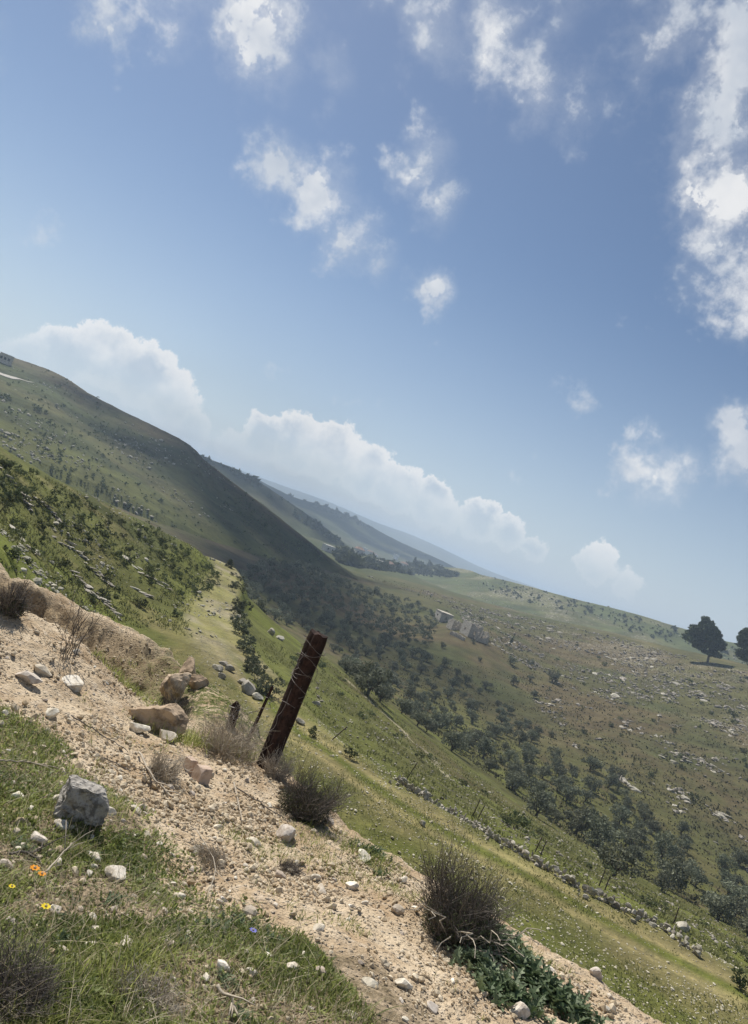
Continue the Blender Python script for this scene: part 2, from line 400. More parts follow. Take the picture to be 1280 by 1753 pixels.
# ------------------------------------------------------------------ the land
mNEAR = mat_near()
def axis(a, b, lo, hi, fine, coarse):
    return np.concatenate([np.arange(a, lo, coarse), np.arange(lo, hi, fine), np.arange(hi, b + 1e-6, coarse)])
gx = axis(-30, 16, -5.6, 4.2, .024, .4); gy = axis(-30, 28, 1.6, 11.2, .024, .4)
X, Y = np.meshgrid(gx, gy, indexing='ij')
Z = h_near(X, Y)
faceA = sstep(-5.4, -4.8, X) * (1 - sstep(-1.7, -1.0, X)) * sstep(8.3, 9.0, Y) * (1 - sstep(10.3, 10.6, Y))
dE = poly_dist(X.ravel(), Y.ravel(), EDGE)[0].reshape(X.shape)
moss = np.clip(sstep(-2.6, -1.2, X) * (1 - sstep(.2, .6, X)) * sstep(7.1, 7.9, Y) * (1 - sstep(12, 13, Y)) + sstep(.25, 1.2, dE), 0, 1)
NX, NY, NZ = gx, gy, Z
link('near_ground', mesh_np('near_ground', np.stack([X, Y, Z], -1).reshape(-1, 3), grid_faces(len(gx), len(gy)), True,
     {'grass': grass_zone(X.ravel(), Y.ravel()), 'face': faceA.ravel(), 'moss': moss.ravel()}), mNEAR, kind='structure', label='pale stony bank of dug soil with weeds')

# valley: farm track, slopes, orchard floor, stony hillside opposite
GRASS = np.array((.112, .120, .042)); BRIGHT = np.array((.128, .150, .036)); DRY = np.array((.26, .225, .115)); BROWN = np.array((.112, .088, .054))
DARKG = np.array((.066, .078, .034)); OLIVEG = np.array((.112, .110, .052)); STONE = np.array((.46, .41, .32))
def mixc(a, b, k): return a + (b - a) * np.asarray(k)[..., None]
PATHLINE = None
def zone_colours(x, y, z):
    d, s, _ = poly_dist(x, y, TRK); r = np.hypot(x, y); th = np.arctan2(x, y)
    n = fbm(x / 12, y / 12, 4, 101); nf = fbm(x / 2.2, y / 2.2, 4, 103); nl = fbm(x / 40, y / 40, 3, 107)
    c = np.broadcast_to(GRASS, x.shape + (3,)).copy()
    # slope between the track and the orchard: bright spring grass, browner towards the trees
    c = mixc(c, BRIGHT, sstep(-.3, .4, n) * .8)
    c = mixc(c, OLIVEG * .85, sstep(5, 16, d + 6 * n) * sstep(-.15, .25, nf) * .75); c = mixc(c, BROWN, sstep(12, 26, d + 8 * nl) * sstep(.05, .4, n) * .6)
    orch = sstep(28, 60, d + 14 * n) * (1 - sstep(330, 420, r))
    c = mixc(c, mixc(np.broadcast_to(BROWN, c.shape), GRASS * .85, sstep(-.45, .15, nf + .7 * nl)), orch * .85)
    # opposite hillside
    opp = sstep(60, 110, d + 18 * n)
    hill = mixc(np.broadcast_to(OLIVEG * .82, c.shape), BROWN, sstep(0, .5, nl + .35 * nf) * .8)
    hill = mixc(hill, DARKG, sstep(.1, .5, fbm(x / 25, y / 25, 3, 109)) * .7)
    c = mixc(c, hill, opp)
    up = sstep(-14, 0, z) * sstep(.2, .4, th)
    c = mixc(c, DRY * .62, up * sstep(-.1, .4, n) * .6)
    far = sstep(380, 620, r); c = mixc(c, mixc(np.broadcast_to(DARKG * 1.05, c.shape), OLIVEG, sstep(-.2, .4, nl)), far)
    # slope with scrub and ledges above the track
    left = sstep(4, 7, -d) * (1 - sstep(-4, 3, x)) * (1 - sstep(110, 130, r))
    ls = mixc(np.broadcast_to(GRASS * 1.08, c.shape), DARKG * 1.1, sstep(52, 66, r + 6 * n) * .7); ls = mixc(ls, BRIGHT * 1.1, (1 - sstep(38, 50, r + 5 * n)) * .8)
    ls = mixc(ls, DRY * .8, sstep(.1, .5, nf) * .45)
    c = mixc(c, ls, left)
    # the track itself
    dt = d / track_w(s)
    w_ = (1 - sstep(2.2, 3.6, np.abs(dt) + .6 * nf)) * (1 - sstep(84, 90, s))
    tr = mixc(np.broadcast_to(GRASS * 1.15, c.shape), DRY, sstep(-.5, .4, nf + .4 * n) * .55)
    for o in (-1.0, 1.0): tr = mixc(tr, DRY * 1.25, np.exp(-((dt - o) / .42) ** 2) * .75 * sstep(-.6, .2, n + .5))
    tr = mixc(tr, BRIGHT * .95, np.exp(-(dt / .36) ** 2) * (1 - .6 * sstep(30, 45, s)))
    tr = mixc(tr, mixc(np.broadcast_to(np.array((.215, .205, .095)), c.shape), STONE * .72, sstep(-.1, .5, nf) * .8), sstep(27, 42, s) * (1 - sstep(84, 92, s)) * .85)
    c = mixc(c, tr, w_)
    PL = [spot(*q, h_mid, 20)[:2].tolist() + [0] for q in [(596, 1166), (640, 1206), (690, 1250), (735, 1292), (765, 1330)]] if PATHLINE is None else PATHLINE
    globals()['PATHLINE'] = PL; dp = np.abs(poly_dist(x, y, PL)[0]); c = mixc(c, STONE * .9, (1 - sstep(.15, .55, dp + .5 * nf)) * .7)
    band = np.exp(-((d + 4.2) / 2.0) ** 2) * (s < 40); c = mixc(c, DRY * .8, band * sstep(-.3, .4, nf) * .7)
    # stoniness for the speckle of pale rock
    st = opp * sstep(-26, -12, z + 4 * n) * (.55 + .45 * sstep(-.2, .4, nl + n * .5)) * (1 - .45 * far) + left * .38 * sstep(-.3, .3, n) + w_ * .16 + .10 * (np.abs(d) < 12)
    st = st * (1 - .75 * orch * (1 - opp))
    return c, np.clip(st, 0, 1)
mLAND = mat_land('hillside_turf', .16, 1.1, 2.6, True, .25, (.42, .38, .30), .19)
th = np.radians(np.linspace(-74, 82, 600)); rr = np.exp(np.linspace(math.log(13), math.log(1150), 470))
TH, RR = np.meshgrid(th, rr, indexing='ij'); X, Y = RR * np.sin(TH), RR * np.cos(TH)
Z = h_mid(X, Y)
Zn = h_near(X, Y, False); Z = np.where(Zn > Z, Z - .15, Z)
MZ = Z; zc, st = zone_colours(X.ravel(), Y.ravel(), Z.ravel())
link('valley_terrain', mesh_np('valley_terrain', np.stack([X, Y, Z], -1).reshape(-1, 3), grid_faces(len(th), len(rr))[:, ::-1], True, {'zone': zc, 'stony': st}), mLAND,
     kind='structure', label='valley with farm track, orchard floor and stony slope')

# from here on heights are read off the two meshes, so that things stand on the faces themselves
def bilin(u, v, G):
    u = np.clip(u, 0, G.shape[0] - 1.001); v = np.clip(v, 0, G.shape[1] - 1.001); i, j = u.astype(int), v.astype(int); a, b = u - i, v - j
    return (G[i, j] * (1 - a) + G[i + 1, j] * a) * (1 - b) + (G[i, j + 1] * (1 - a) + G[i + 1, j + 1] * a) * b
def h_near(x, y, detail=True):
    x, y = np.asarray(x, float), np.asarray(y, float); return bilin(np.interp(x, NX, np.arange(len(NX))), np.interp(y, NY, np.arange(len(NY))), NZ)
def h_mid(x, y, detail=True):
    x, y = np.asarray(x, float), np.asarray(y, float); t_, r_ = np.arctan2(x, y), np.log(np.maximum(np.hypot(x, y), 1.0))
    return bilin((t_ - th[0]) / (th[1] - th[0]), (r_ - math.log(rr[0])) / (math.log(rr[-1]) - math.log(rr[0])) * (len(rr) - 1), MZ)
# hills, each lofted from its foot line over its crest and down behind
def hill(name, crest, foot, depth_back, amp, cols, nu=260, nv=110, stony=.3, mat=None, seed=0, bulge=0.0, label=''):
    C = spline([pix_xyz(*c) for c in crest], nu); Ft = spline(foot, nu)
    B = C + np.array([0, depth_back, 0]); B[:, 2] = Ft[:, 2] - 10
    vs = np.linspace(0, 1, nv); pts = np.zeros((nu, nv, 3)); split = .7
    for j, v in enumerate(vs):
        if v <= split:
            t = v / split; p = Ft + (C - Ft) * t; p[:, 2] = Ft[:, 2] + (C[:, 2] - Ft[:, 2]) * (t + bulge * math.sin(math.pi * t))
        else:
            t = (v - split) / (1 - split); e = t * t * (3 - 2 * t); p = C + (B - C) * t; p[:, 2] = C[:, 2] + (B[:, 2] - C[:, 2]) * e
        pts[:, j] = p
    x, y = pts[..., 0], pts[..., 1]; L = amp * 14
    inner = np.sin(np.pi * np.clip(vs / split, 0, 1))[None] * .85 + .15
    pts[..., 2] += amp * fbm(x / L, y / L, 5, seed + 3, .55) * inner + amp * .10 * fbm(x / (L * .09), y / (L * .09), 3, seed + 5)
    zc, st = cols(x.ravel(), y.ravel(), pts[..., 2].ravel(), np.broadcast_to(vs[None], x.shape).ravel() / split)
    sk = pts[:, :1] + np.array([0, -45.0, -22.0]) * (1 if depth_back < 600 else 3); pts = np.concatenate([sk, pts], 1); nv += 1
    zc = np.concatenate([zc.reshape(nu, nv - 1, 3)[:, :1], zc.reshape(nu, nv - 1, 3)], 1).reshape(-1, 3); st = np.concatenate([st.reshape(nu, -1)[:, :1], st.reshape(nu, -1)], 1).ravel()
    o = link(name, mesh_np(name, pts.reshape(-1, 3), grid_faces(nu, nv)[:, ::-1], True, {'zone': zc, 'stony': st}), mat, kind='structure', label=label)
    return pts
def cols_left(x, y, z, v):
    n = fbm(x / 30, y / 30, 4, 201); nl = fbm(x / 90, y / 90, 3, 203); nf = fbm(x / 7, y / 7, 3, 205)
    c = mixc(np.broadcast_to(DARKG * 1.0, x.shape + (3,)), OLIVEG * .95, sstep(-.25, .35, n + .5 * nl))
    c = mixc(c, BROWN * .95, sstep(.72, .95, v + .15 * n) * (1 - sstep(-60, 40, x)) * .7)
    c = mixc(c, GRASS * .95, (1 - sstep(.05, .22, v + .08 * n)) * .9)
    c = mixc(c, DARKG * .62, sstep(.15, .5, nf + .3 * n) * .45)
    st = .42 * sstep(-.2, .4, n) * (1 - sstep(-120, 0, x)) + .12 * sstep(0, .5, nf)
    return c, np.clip(st, 0, 1)
def cols_plain(dark, lite, s, stony=.0):
    def f(x, y, z, v):
        n = fbm(x / s, y / s, 4, 301)
        return mixc(np.broadcast_to(dark, x.shape + (3,)), lite, sstep(-.3, .35, n)), np.full(x.shape, stony) * sstep(-.3, .3, n)
    return f
mHILL = mat_land('far_hillside', .05, .28, .75, True, .6, (.36, .33, .27), .235)
LEFT = hill('left_hill', [(-260, 500, 520), (-120, 560, 500), (0, 604, 480), (50, 620, 470), (100, 640, 460), (140, 667, 450), (200, 699, 440), (260, 728, 430), (312, 754, 425), (332, 776, 424),
                   (400, 830, 420), (450, 868, 415), (520, 925, 408), (575, 968, 400), (610, 992, 398), (650, 1022, 396)],
     [(-330, 235, -12), (-230, 230, -12.5), (-140, 215, -15), (-105, 225, -17), (-85, 245, -19), (-68, 265, -22), (-50, 285, -26), (-36, 305, -28.5), (-26, 345, -30), (-14, 385, -31), (-4, 392, -36), (8, 392, -40)],
     260, 3.2, cols_left, 420, 170, mat=mHILL, seed=11, label='dark green hill with rough scrub, rising at the left')
hill('right_hill', [(690, 968, 1050), (760, 972, 980), (800, 976, 900), (830, 986, 820), (900, 1003, 760), (1000, 1030, 720), (1100, 1055, 690), (1200, 1085, 660), (1290, 1110, 640), (1420, 1130, 620), (1600, 1160, 600)],
     [(10, 900, -36), (70, 780, -34), (140, 620, -24), (220, 520, -12), (300, 460, -8), (420, 420, -4), (560, 380, 2)],
     420, 3.0, cols_plain(DARKG * 1.35, OLIVEG * 1.15, 45, .8), 320, 120, mat=mHILL, seed=31, label='stony hill on the skyline behind the pines')
hill('far_hill', [(150, 690, 900), (250, 738, 900), (330, 776, 900), (365, 788, 900), (400, 802, 900), (450, 830, 910), (500, 864, 920), (550, 900, 930), (600, 940, 950), (630, 960, 960)],
     [(-420, 600, -40), (-300, 620, -40), (-200, 640, -40), (-120, 680, -40), (-60, 740, -40), (-15, 830, -40), (0, 900, -40)],
     500, 5, cols_plain(DARKG, OLIVEG, 60, .12), 220, 80, mat=mHILL, seed=41, label='hazy green hill behind the dark hill')
hill('far_hill', [(300, 770, 1800), (420, 812, 1800), (500, 850, 1800), (560, 868, 1800), (620, 893, 1800), (660, 915, 1800), (700, 935, 1800), (740, 952, 1800), (790, 976, 1800), (860, 1010, 1800)],
     [(-900, 1250, -60), (-500, 1250, -60), (-200, 1270, -60), (0, 1300, -60), (150, 1330, -60), (320, 1400, -60)],
     900, 9, cols_plain(DARKG * .9, OLIVEG * .9, 110), 220, 80, mat=mHILL, seed=51, label='pale blue hazy hill beyond the valley')
hill('far_hill', [(100, 690, 4200), (300, 765, 4200), (380, 793, 4200), (480, 830, 4200), (560, 858, 4200), (640, 892, 4200), (720, 922, 4200), (830, 974, 4200), (930, 1010, 4200), (1100, 1070, 4200)],
     [(-2500, 2800, -120), (-1200, 2800, -120), (0, 2800, -120), (900, 2900, -120), (1600, 3000, -120)],
     1600, 16, cols_plain(DARKG * .9, OLIVEG * .9, 260), 200, 60, mat=mHILL, seed=61, label='faint distant ridge almost lost in the haze')
# ground sheet out to the horizon
R = 6000.0
V = [(R * math.sin(a), R * math.cos(a), -150.0) for a in np.linspace(0, 2 * math.pi, 48, endpoint=False)]
me = bpy.data.meshes.new('ground'); me.from_pydata(V, [], [tuple(range(47, -1, -1))]); me.update()
a_ = me.attributes.new('zone', 'FLOAT_COLOR', 'POINT'); a_.data.foreach_set('color', np.tile(np.append(OLIVEG, 1), 48).astype(np.float32))
link('ground', me, mHILL, kind='structure', label='distant lowland out to the horizon')
# ------------------------------------------------------------------ builders of small shapes
class Acc:
    """collects triangles of one mesh"""
    def __init__(self): self.V, self.F, self.A, self.n = [], [], [], 0
    def add(self, V, Fc, a=0.5):
        V = np.asarray(V, float).reshape(-1, 3); Fc = np.asarray(Fc, int).reshape(-1, 3)
        self.V.append(V); self.F.append(Fc + self.n); self.n += len(V)
        self.A.append(np.broadcast_to(np.asarray(a, float), (len(V),)))
    def tube(self, P, r, sides=4, a=0.5, cap=True):
        P = np.asarray(P, float); m = len(P); r = np.broadcast_to(np.asarray(r, float), (m,))
        T = np.gradient(P, axis=0); T /= np.linalg.norm(T, axis=1)[:, None] + 1e-9
        ref = np.array([0, 0, 1.0]) if abs(T[0][2]) < .9 else np.array([1.0, 0, 0])
        S = np.cross(T, ref); S /= np.linalg.norm(S, axis=1)[:, None] + 1e-9; U = np.cross(S, T)
        ang = np.arange(sides) / sides * 2 * math.pi
        V = (P[:, None] + r[:, None, None] * (np.cos(ang)[None, :, None] * S[:, None] + np.sin(ang)[None, :, None] * U[:, None])).reshape(-1, 3)
        Fc = []
        for i in range(m - 1):
            for k in range(sides):
                p, q = i * sides + k, i * sides + (k + 1) % sides
                Fc += [(p, q, q + sides), (p, q + sides, p + sides)]
        if cap:
            for k in range(1, sides - 1):
                Fc += [(0, k + 1, k), ((m - 1) * sides, (m - 1) * sides + k, (m - 1) * sides + k + 1)]
        self.add(V, Fc, a)
    def box(self, lo, hi, a=0.5, rot=None, at=(0, 0, 0)):
        lo, hi = np.array(lo, float), np.array(hi, float)
        V = np.array([[(lo, hi)[i][0], (lo, hi)[j][1], (lo, hi)[k][2]] for i in (0, 1) for j in (0, 1) for k in (0, 1)])
        if rot is not None: V = V @ rot.T
        Fc = [(0, 1, 3), (0, 3, 2), (4, 6, 7), (4, 7, 5), (0, 4, 5), (0, 5, 1), (2, 3, 7), (2, 7, 6), (0, 2, 6), (0, 6, 4), (1, 5, 7), (1, 7, 3)]
        self.add(V + np.array(at), Fc, a)
    def mesh(self, name, smooth=False):
        return mesh_np(name, np.concatenate(self.V), np.concatenate(self.F), smooth, {'tint': np.concatenate(self.A)})
def rotz(a): c, s = math.cos(a), math.sin(a); return np.array([[c, -s, 0], [s, c, 0], [0, 0, 1.0]])
def rand_rot(g):
    q = g.normal(size=4); q /= np.linalg.norm(q); a, b, c, d = q
    return np.array([[1 - 2 * (c * c + d * d), 2 * (b * c - a * d), 2 * (b * d + a * c)], [2 * (b * c + a * d), 1 - 2 * (b * b + d * d), 2 * (c * d - a * b)],
                     [2 * (b * d - a * c), 2 * (c * d + a * b), 1 - 2 * (b * b + c * c)]])
def ico(sub):
    bm = bmesh.new(); bmesh.ops.create_icosphere(bm, subdivisions=sub, radius=1.0)
    V = np.array([v.co[:] for v in bm.verts]); Fc = np.array([[v.index for v in f.verts] for f in bm.faces]); bm.free(); return V, Fc
ICO = {k: ico(k) for k in (1, 2, 3, 4)}
def rock_shape(seed, sub=2, cuts=9, flat=0.7, rough=0.0, depth=(.45, .85), block=None):
    """broken limestone: a ball trimmed by random planes"""
    g = np.random.default_rng(seed); V, Fc = ICO[sub]; V = V.copy() * 1.1
    for _ in range(cuts):
        n = g.normal(size=3); n /= np.linalg.norm(n); h = g.uniform(*depth)
        k = V @ n - h; V = V - np.outer(np.maximum(k, 0) * .96, n)
    if block is not None:
        for n, h in block: n = np.array(n, float); n /= np.linalg.norm(n); k = V @ n - h; V = V - np.outer(np.maximum(k, 0) * .97, n)
    if rough:
        nn = fbm(V[:, 0] * 2.2 + V[:, 2] * 1.3 + seed, V[:, 1] * 2.2 - V[:, 2] * 1.7, 4, seed)
        n2 = fbm(V[:, 0] * 7 + V[:, 2] * 5, V[:, 1] * 7 - V[:, 2] * 4 + seed, 3, seed + 3)
        V = V * (1 + rough * nn + rough * .45 * n2)[:, None]
    V = V * np.array([1, g.uniform(.7, .95), flat]); V /= (np.abs(V[:, :2]).max())
    return V, Fc
def scatter_mesh(name, shapes, P, size, seed=0, tint=None, squash=None, upright=False, smooth=False, sink=.25):
    """many small stones or tufts as one mesh"""
    g = np.random.default_rng(seed); Vs, Fs, As, n = [], [], [], 0
    which = g.integers(0, len(shapes), len(P))
    for si, (V, Fc) in enumerate(shapes):
        k = np.nonzero(which == si)[0]
        if not len(k): continue
        a = g.uniform(0, 2 * math.pi, len(k)); c, s = np.cos(a), np.sin(a)
        tl = g.normal(0, .22, (len(k), 2)) if not upright else g.normal(0, .05, (len(k), 2))
        x = V[None, :, 0] * c[:, None] - V[None, :, 1] * s[:, None]; y = V[None, :, 0] * s[:, None] + V[None, :, 1] * c[:, None]
        z = V[None, :, 2] + x * tl[:, :1] + y * tl[:, 1:]
        sz = size[k][:, None]
        W = np.stack([x * sz + P[k, 0][:, None], y * sz + P[k, 1][:, None], z * sz + P[k, 2][:, None] + (-V[:, 2].min() * (1 - 2 * sink) * sz if not upright else 0)], -1)
        Vs.append(W.reshape(-1, 3)); Fs.append((Fc[None] + (np.arange(len(k)) * len(V))[:, None, None]).reshape(-1, 3) + n); n += len(k) * len(V)
        t = (tint[k] if tint is not None else g.uniform(0, 1, len(k))); As.append(np.repeat(t, len(V)))
    return mesh_np(name, np.concatenate(Vs), np.concatenate(Fs), smooth, {'tint': np.concatenate(As)})
def to_pix(P):
    """photo pixel of world points (to keep only what can be seen)"""
    P = np.asarray(P, float); f = P @ FWD; f = np.where(f < .01, .01, f)
    X, Yd = (P @ RGT) / f * F, -(P @ UPV) / f * F
    return np.stack([CX + X * cr - Yd * sr, CY + X * sr + Yd * cr], -1), P @ FWD > .05
def in_view(P, m=60):
    q, ok = to_pix(P); return ok & (q[:, 0] > -m) & (q[:, 0] < 1280 + m) & (q[:, 1] > -m) & (q[:, 1] < 1753 + m)
def in_poly(q, poly):
    x, y = q[:, 0], q[:, 1]; ins = np.zeros(len(q), bool); j = len(poly) - 1
    for i in range(len(poly)):
        (xi, yi), (xj, yj) = poly[i], poly[j]
        ins ^= ((yi > y) != (yj > y)) & (x < (xj - xi) * (y - yi) / (yj - yi + 1e-12) + xi); j = i
    return ins
def thin(P, dist, g):
    """keep points at least dist apart"""
    keep, cell = [], {}
    for i in g.permutation(len(P)):
        d = dist[i] if np.ndim(dist) else dist; k = (int(P[i, 0] // d), int(P[i, 1] // d)); ok = True
        for a in (-1, 0, 1):
            for b in (-1, 0, 1):
                for j in cell.get((k[0] + a, k[1] + b), ()):
                    if (P[i, 0] - P[j, 0]) ** 2 + (P[i, 1] - P[j, 1]) ** 2 < d * d: ok = False; break
        if ok: cell.setdefault(k, []).append(i); keep.append(i)
    return np.array(keep, int)
def ground_pts(poly, n, which, seed, r0, r1):
    """random points of the land whose picture falls in a pixel polygon"""
    g = np.random.default_rng(seed); poly = [(float(a), float(b)) for a, b in poly]
    c = np.array([pix_dir(*p) for p in poly]); az = np.arctan2(c[:, 0], c[:, 1])
    a = g.uniform(az.min(), az.max(), n); r = r0 * (r1 / r0) ** g.uniform(0, 1, n)
    x, y = r * np.sin(a), r * np.cos(a); z = which(x, y); P = np.stack([x, y, z], -1)
    q, ok = to_pix(P); return P[ok & in_poly(q, poly)]

# ------------------------------------------------------------------ more materials
def mat_tint(name, c0, c1, rough=.9, ns=0, nc=None, bump=0, trans=None, rnd=0.0, spec=.15, bd=.02):
    """colour from a per-piece tint, with noise and a little change from object to object"""
    m, t, out = new_mat(name); P = pos(t); f = attr(t, 'tint'); c = t.mix(f, c0, c1); h = None
    if ns:
        n = t.noise(P, ns, 5, .65)[0]; c = t.mix(t.math('MULTIPLY', t.ramp(n, .42, .66), .8), c, nc or tuple(v * .5 for v in c0)); h = n if bump else None
    if rnd:
        oi = t.node('ShaderNodeObjectInfo'); k = t.math('MULTIPLY_ADD', oi.outputs['Random'], rnd * 2, 1 - rnd)
        hs = t.node('ShaderNodeHueSaturation'); t.l.new(c, hs.inputs['Color']); t.l.new(k, hs.inputs['Value'])
        t.put(hs.inputs['Hue'], t.math('MULTIPLY_ADD', oi.outputs['Random'], .03, .485)); c = hs.outputs[0]
    finish(t, out, c, rough, h, bump, bd, spec, trans); return m
mLIME = mat_tint('limestone', (.50, .42, .32), (.74, .68, .58), .92, 26, (.42, .35, .26), .5, rnd=.18, bd=.012)
mLIMEFAR = mat_tint('limestone_outcrop', (.27, .245, .195), (.46, .42, .35), .95, 1.6, (.17, .15, .11), .6, rnd=.2, bd=.15)
mLICHEN = mat_tint('lichen_rock', (.36, .33, .29), (.50, .465, .41), .95, 30, (.11, .10, .088), 1.0, bd=.03)
mCRUST = mat_tint('earthy_boulder', (.40, .29, .19), (.53, .42, .30), .95, 9, (.17, .125, .08), .9, bd=.03)
mTURF = mat_tint('turf_blades', (.085, .100, .032), (.25, .245, .095), .75, 0, trans=.35)
mGRASS = mat_tint('weed_blades', (.095, .122, .028), (.42, .44, .14), .6, 0, trans=.55, spec=.3)
mLEAF = mat_tint('weed_leaves', (.075, .110, .024), (.38, .42, .13), .55, 0, trans=.5, spec=.35)
mSTRAW = mat_tint('dry_straw', (.34, .27, .16), (.62, .54, .38), .8, 0, trans=.2)
mTWIG = mat_tint('grey_twigs', (.075, .064, .054), (.20, .175, .15), .9, 0)
mTWIGPALE = mat_tint('bleached_twigs', (.30, .25, .19), (.50, .44, .35), .9, 0)
mBARK = mat_tint('bark', (.085, .068, .050), (.19, .16, .125), .95, 6, (.05, .04, .03), .8)
mOLIVE = mat_tint('olive_leaves', (.088, .100, .062), (.24, .25, .17), .75, 0, trans=.22, rnd=.22)
mHEDGE = mat_tint('hedge_leaves', (.060, .072, .042), (.160, .172, .108), .8, 0, trans=.2, rnd=.25)
mSCRUB = mat_tint('scrub_leaves', (.050, .064, .028), (.140, .160, .068), .8, 0, trans=.2, rnd=.25)
mPINE = mat_tint('pine_needles', (.040, .058, .030), (.115, .140, .068), .8, 0, trans=.12)
mTHISTLE = mat_tint('thistle_leaves', (.060, .098, .034), (.25, .30, .17), .6, 0, trans=.25, spec=.35)
mPOST = mat_tint('rusty_timber', (.030, .017, .013), (.062, .034, .025), .9, 24, (.016, .010, .008), .9, bd=.015)
mIRON = mat_tint('rusty_iron', (.06, .042, .034), (.12, .085, .065), .8, 40, (.03, .02, .016), .3)
mWIRE = mat_tint('wire', (.06, .045, .038), (.16, .125, .10), .6, 0, spec=.5)
mMASON = mat_tint('old_masonry', (.46, .41, .34), (.60, .55, .47), .95, 2.2, (.24, .205, .155), .7, bd=.08)
mDARK = mat_tint('dark_opening', (.02, .018, .016), (.04, .035, .03), .95)
mPLASTER = mat_tint('pale_plaster', (.55, .53, .49), (.74, .72, .68), .9, .8, (.42, .40, .36), .2)
mTILE = mat_tint('roof_covering', (.24, .15, .11), (.36, .25, .19), .9, 2)
mASPH = mat_tint('chalk_road', (.42, .39, .34), (.52, .49, .43), .95, .6, (.34, .31, .26))

# ------------------------------------------------------------------ stones of the near bank
def rock_mesh(name, tint, *a):
    V, Fc = rock_shape(*a); return mesh_np(name, V, Fc, False, {'tint': np.full(len(V), tint)})
ROCKS = [rock_mesh('stone_shape', g_, s, 3, 11, .72, .05) for s, g_ in zip(range(11, 19), (.2, .45, .7, .9, .55, .35, .8, 1.0))]
def put_rock(px, py, wpx, label, shape=None, mat=mLIME, group=None, tall=1.0, which=None, sink=.22, yaw=None, cat='stone', name='stone', lean=0.0):
    p = spot(px, py, which, 15.0 if which is h_mid else 1.2)
    if p is None: return None
    r = np.linalg.norm(p); w_ = wpx * r / F / 2
    me = ROCKS[shape if shape is not None else random.randrange(len(ROCKS))] if not isinstance(shape, bpy.types.Mesh) else shape
    o = link(name, me, mat if not me.materials else None, label=label, category=cat)
    zmin = min(v.co.z for v in me.vertices)
    o.location = (p[0], p[1], p[2] - zmin * w_ * tall * (1 - 2 * sink)); o.scale = (w_, w_, w_ * tall)
    o.rotation_euler = (lean, random.uniform(-.12, .12), random.uniform(0, 6.28) if yaw is None else yaw)
    if group: o['group'] = group
    return o
def own_rock(seed, mat, sub=4, cuts=9, flat=.8, rough=.12, tint=.6, depth=(.5, .85), block=None):
    V, Fc = rock_shape(seed, sub, cuts, flat, rough, depth, block); me = mesh_np('boulder_shape', V, Fc, False, {'tint': np.full(len(V), tint)}); me.materials.append(mat); return me
put_rock(132, 1394, 80, 'grey lichen-crusted boulder sitting in the weeds beside the dirt', own_rock(301, mLICHEN, 4, 4, 1.0, .30, .7, (.75, .95), [((.1, .05, 1), .58), ((1, .1, .15), .72), ((-1, -.1, .1), .66), ((.1, -1, .1), .6), ((0, 1, .1), .65), ((.6, -.5, .7), .78), ((-.7, -.4, .5), .82)]), tall=.84, cat='boulder', name='boulder', yaw=.25, sink=.22)
put_rock(258, 1248, 104, 'brown earth-crusted boulder at the lip of the bank, the nearer of two', own_rock(302, mCRUST, 4, 10, .66, .26, .5), cat='boulder', name='boulder', yaw=.3, sink=.15)
put_rock(288, 1196, 70, 'rounded brown boulder behind the earth-crusted one at the gully', own_rock(303, mCRUST, 4, 7, .85, .22, .8), cat='boulder', name='boulder', sink=.15)
put_rock(318, 1160, 44, 'small brown boulder on the crest above the rounded boulder', own_rock(304, mCRUST, 3, 7, .9, .14, .4), cat='boulder', name='boulder')
put_rock(337, 1176, 36, 'crumbling brown boulder furthest along the gully crest', own_rock(307, mCRUST, 3, 7, .9, .14, .2), cat='boulder', name='boulder')
mPINK = mat_tint('pinkish_limestone', (.50, .385, .295), (.60, .47, .37), .92, 20, (.36, .26, .19), .6, bd=.01)
BLK = [((0, 0, 1), .55), ((1, .1, 0), .6), ((-1, .1, .1), .55), ((.1, 1, 0), .6), ((0, -1, .15), .55)]
ROCKS += [own_rock(311, mPINK, 3, 2, 1.0, .07, .6, (.7, .9), BLK), own_rock(312, mPINK, 3, 2, .95, .07, .3, (.7, .9), BLK)]
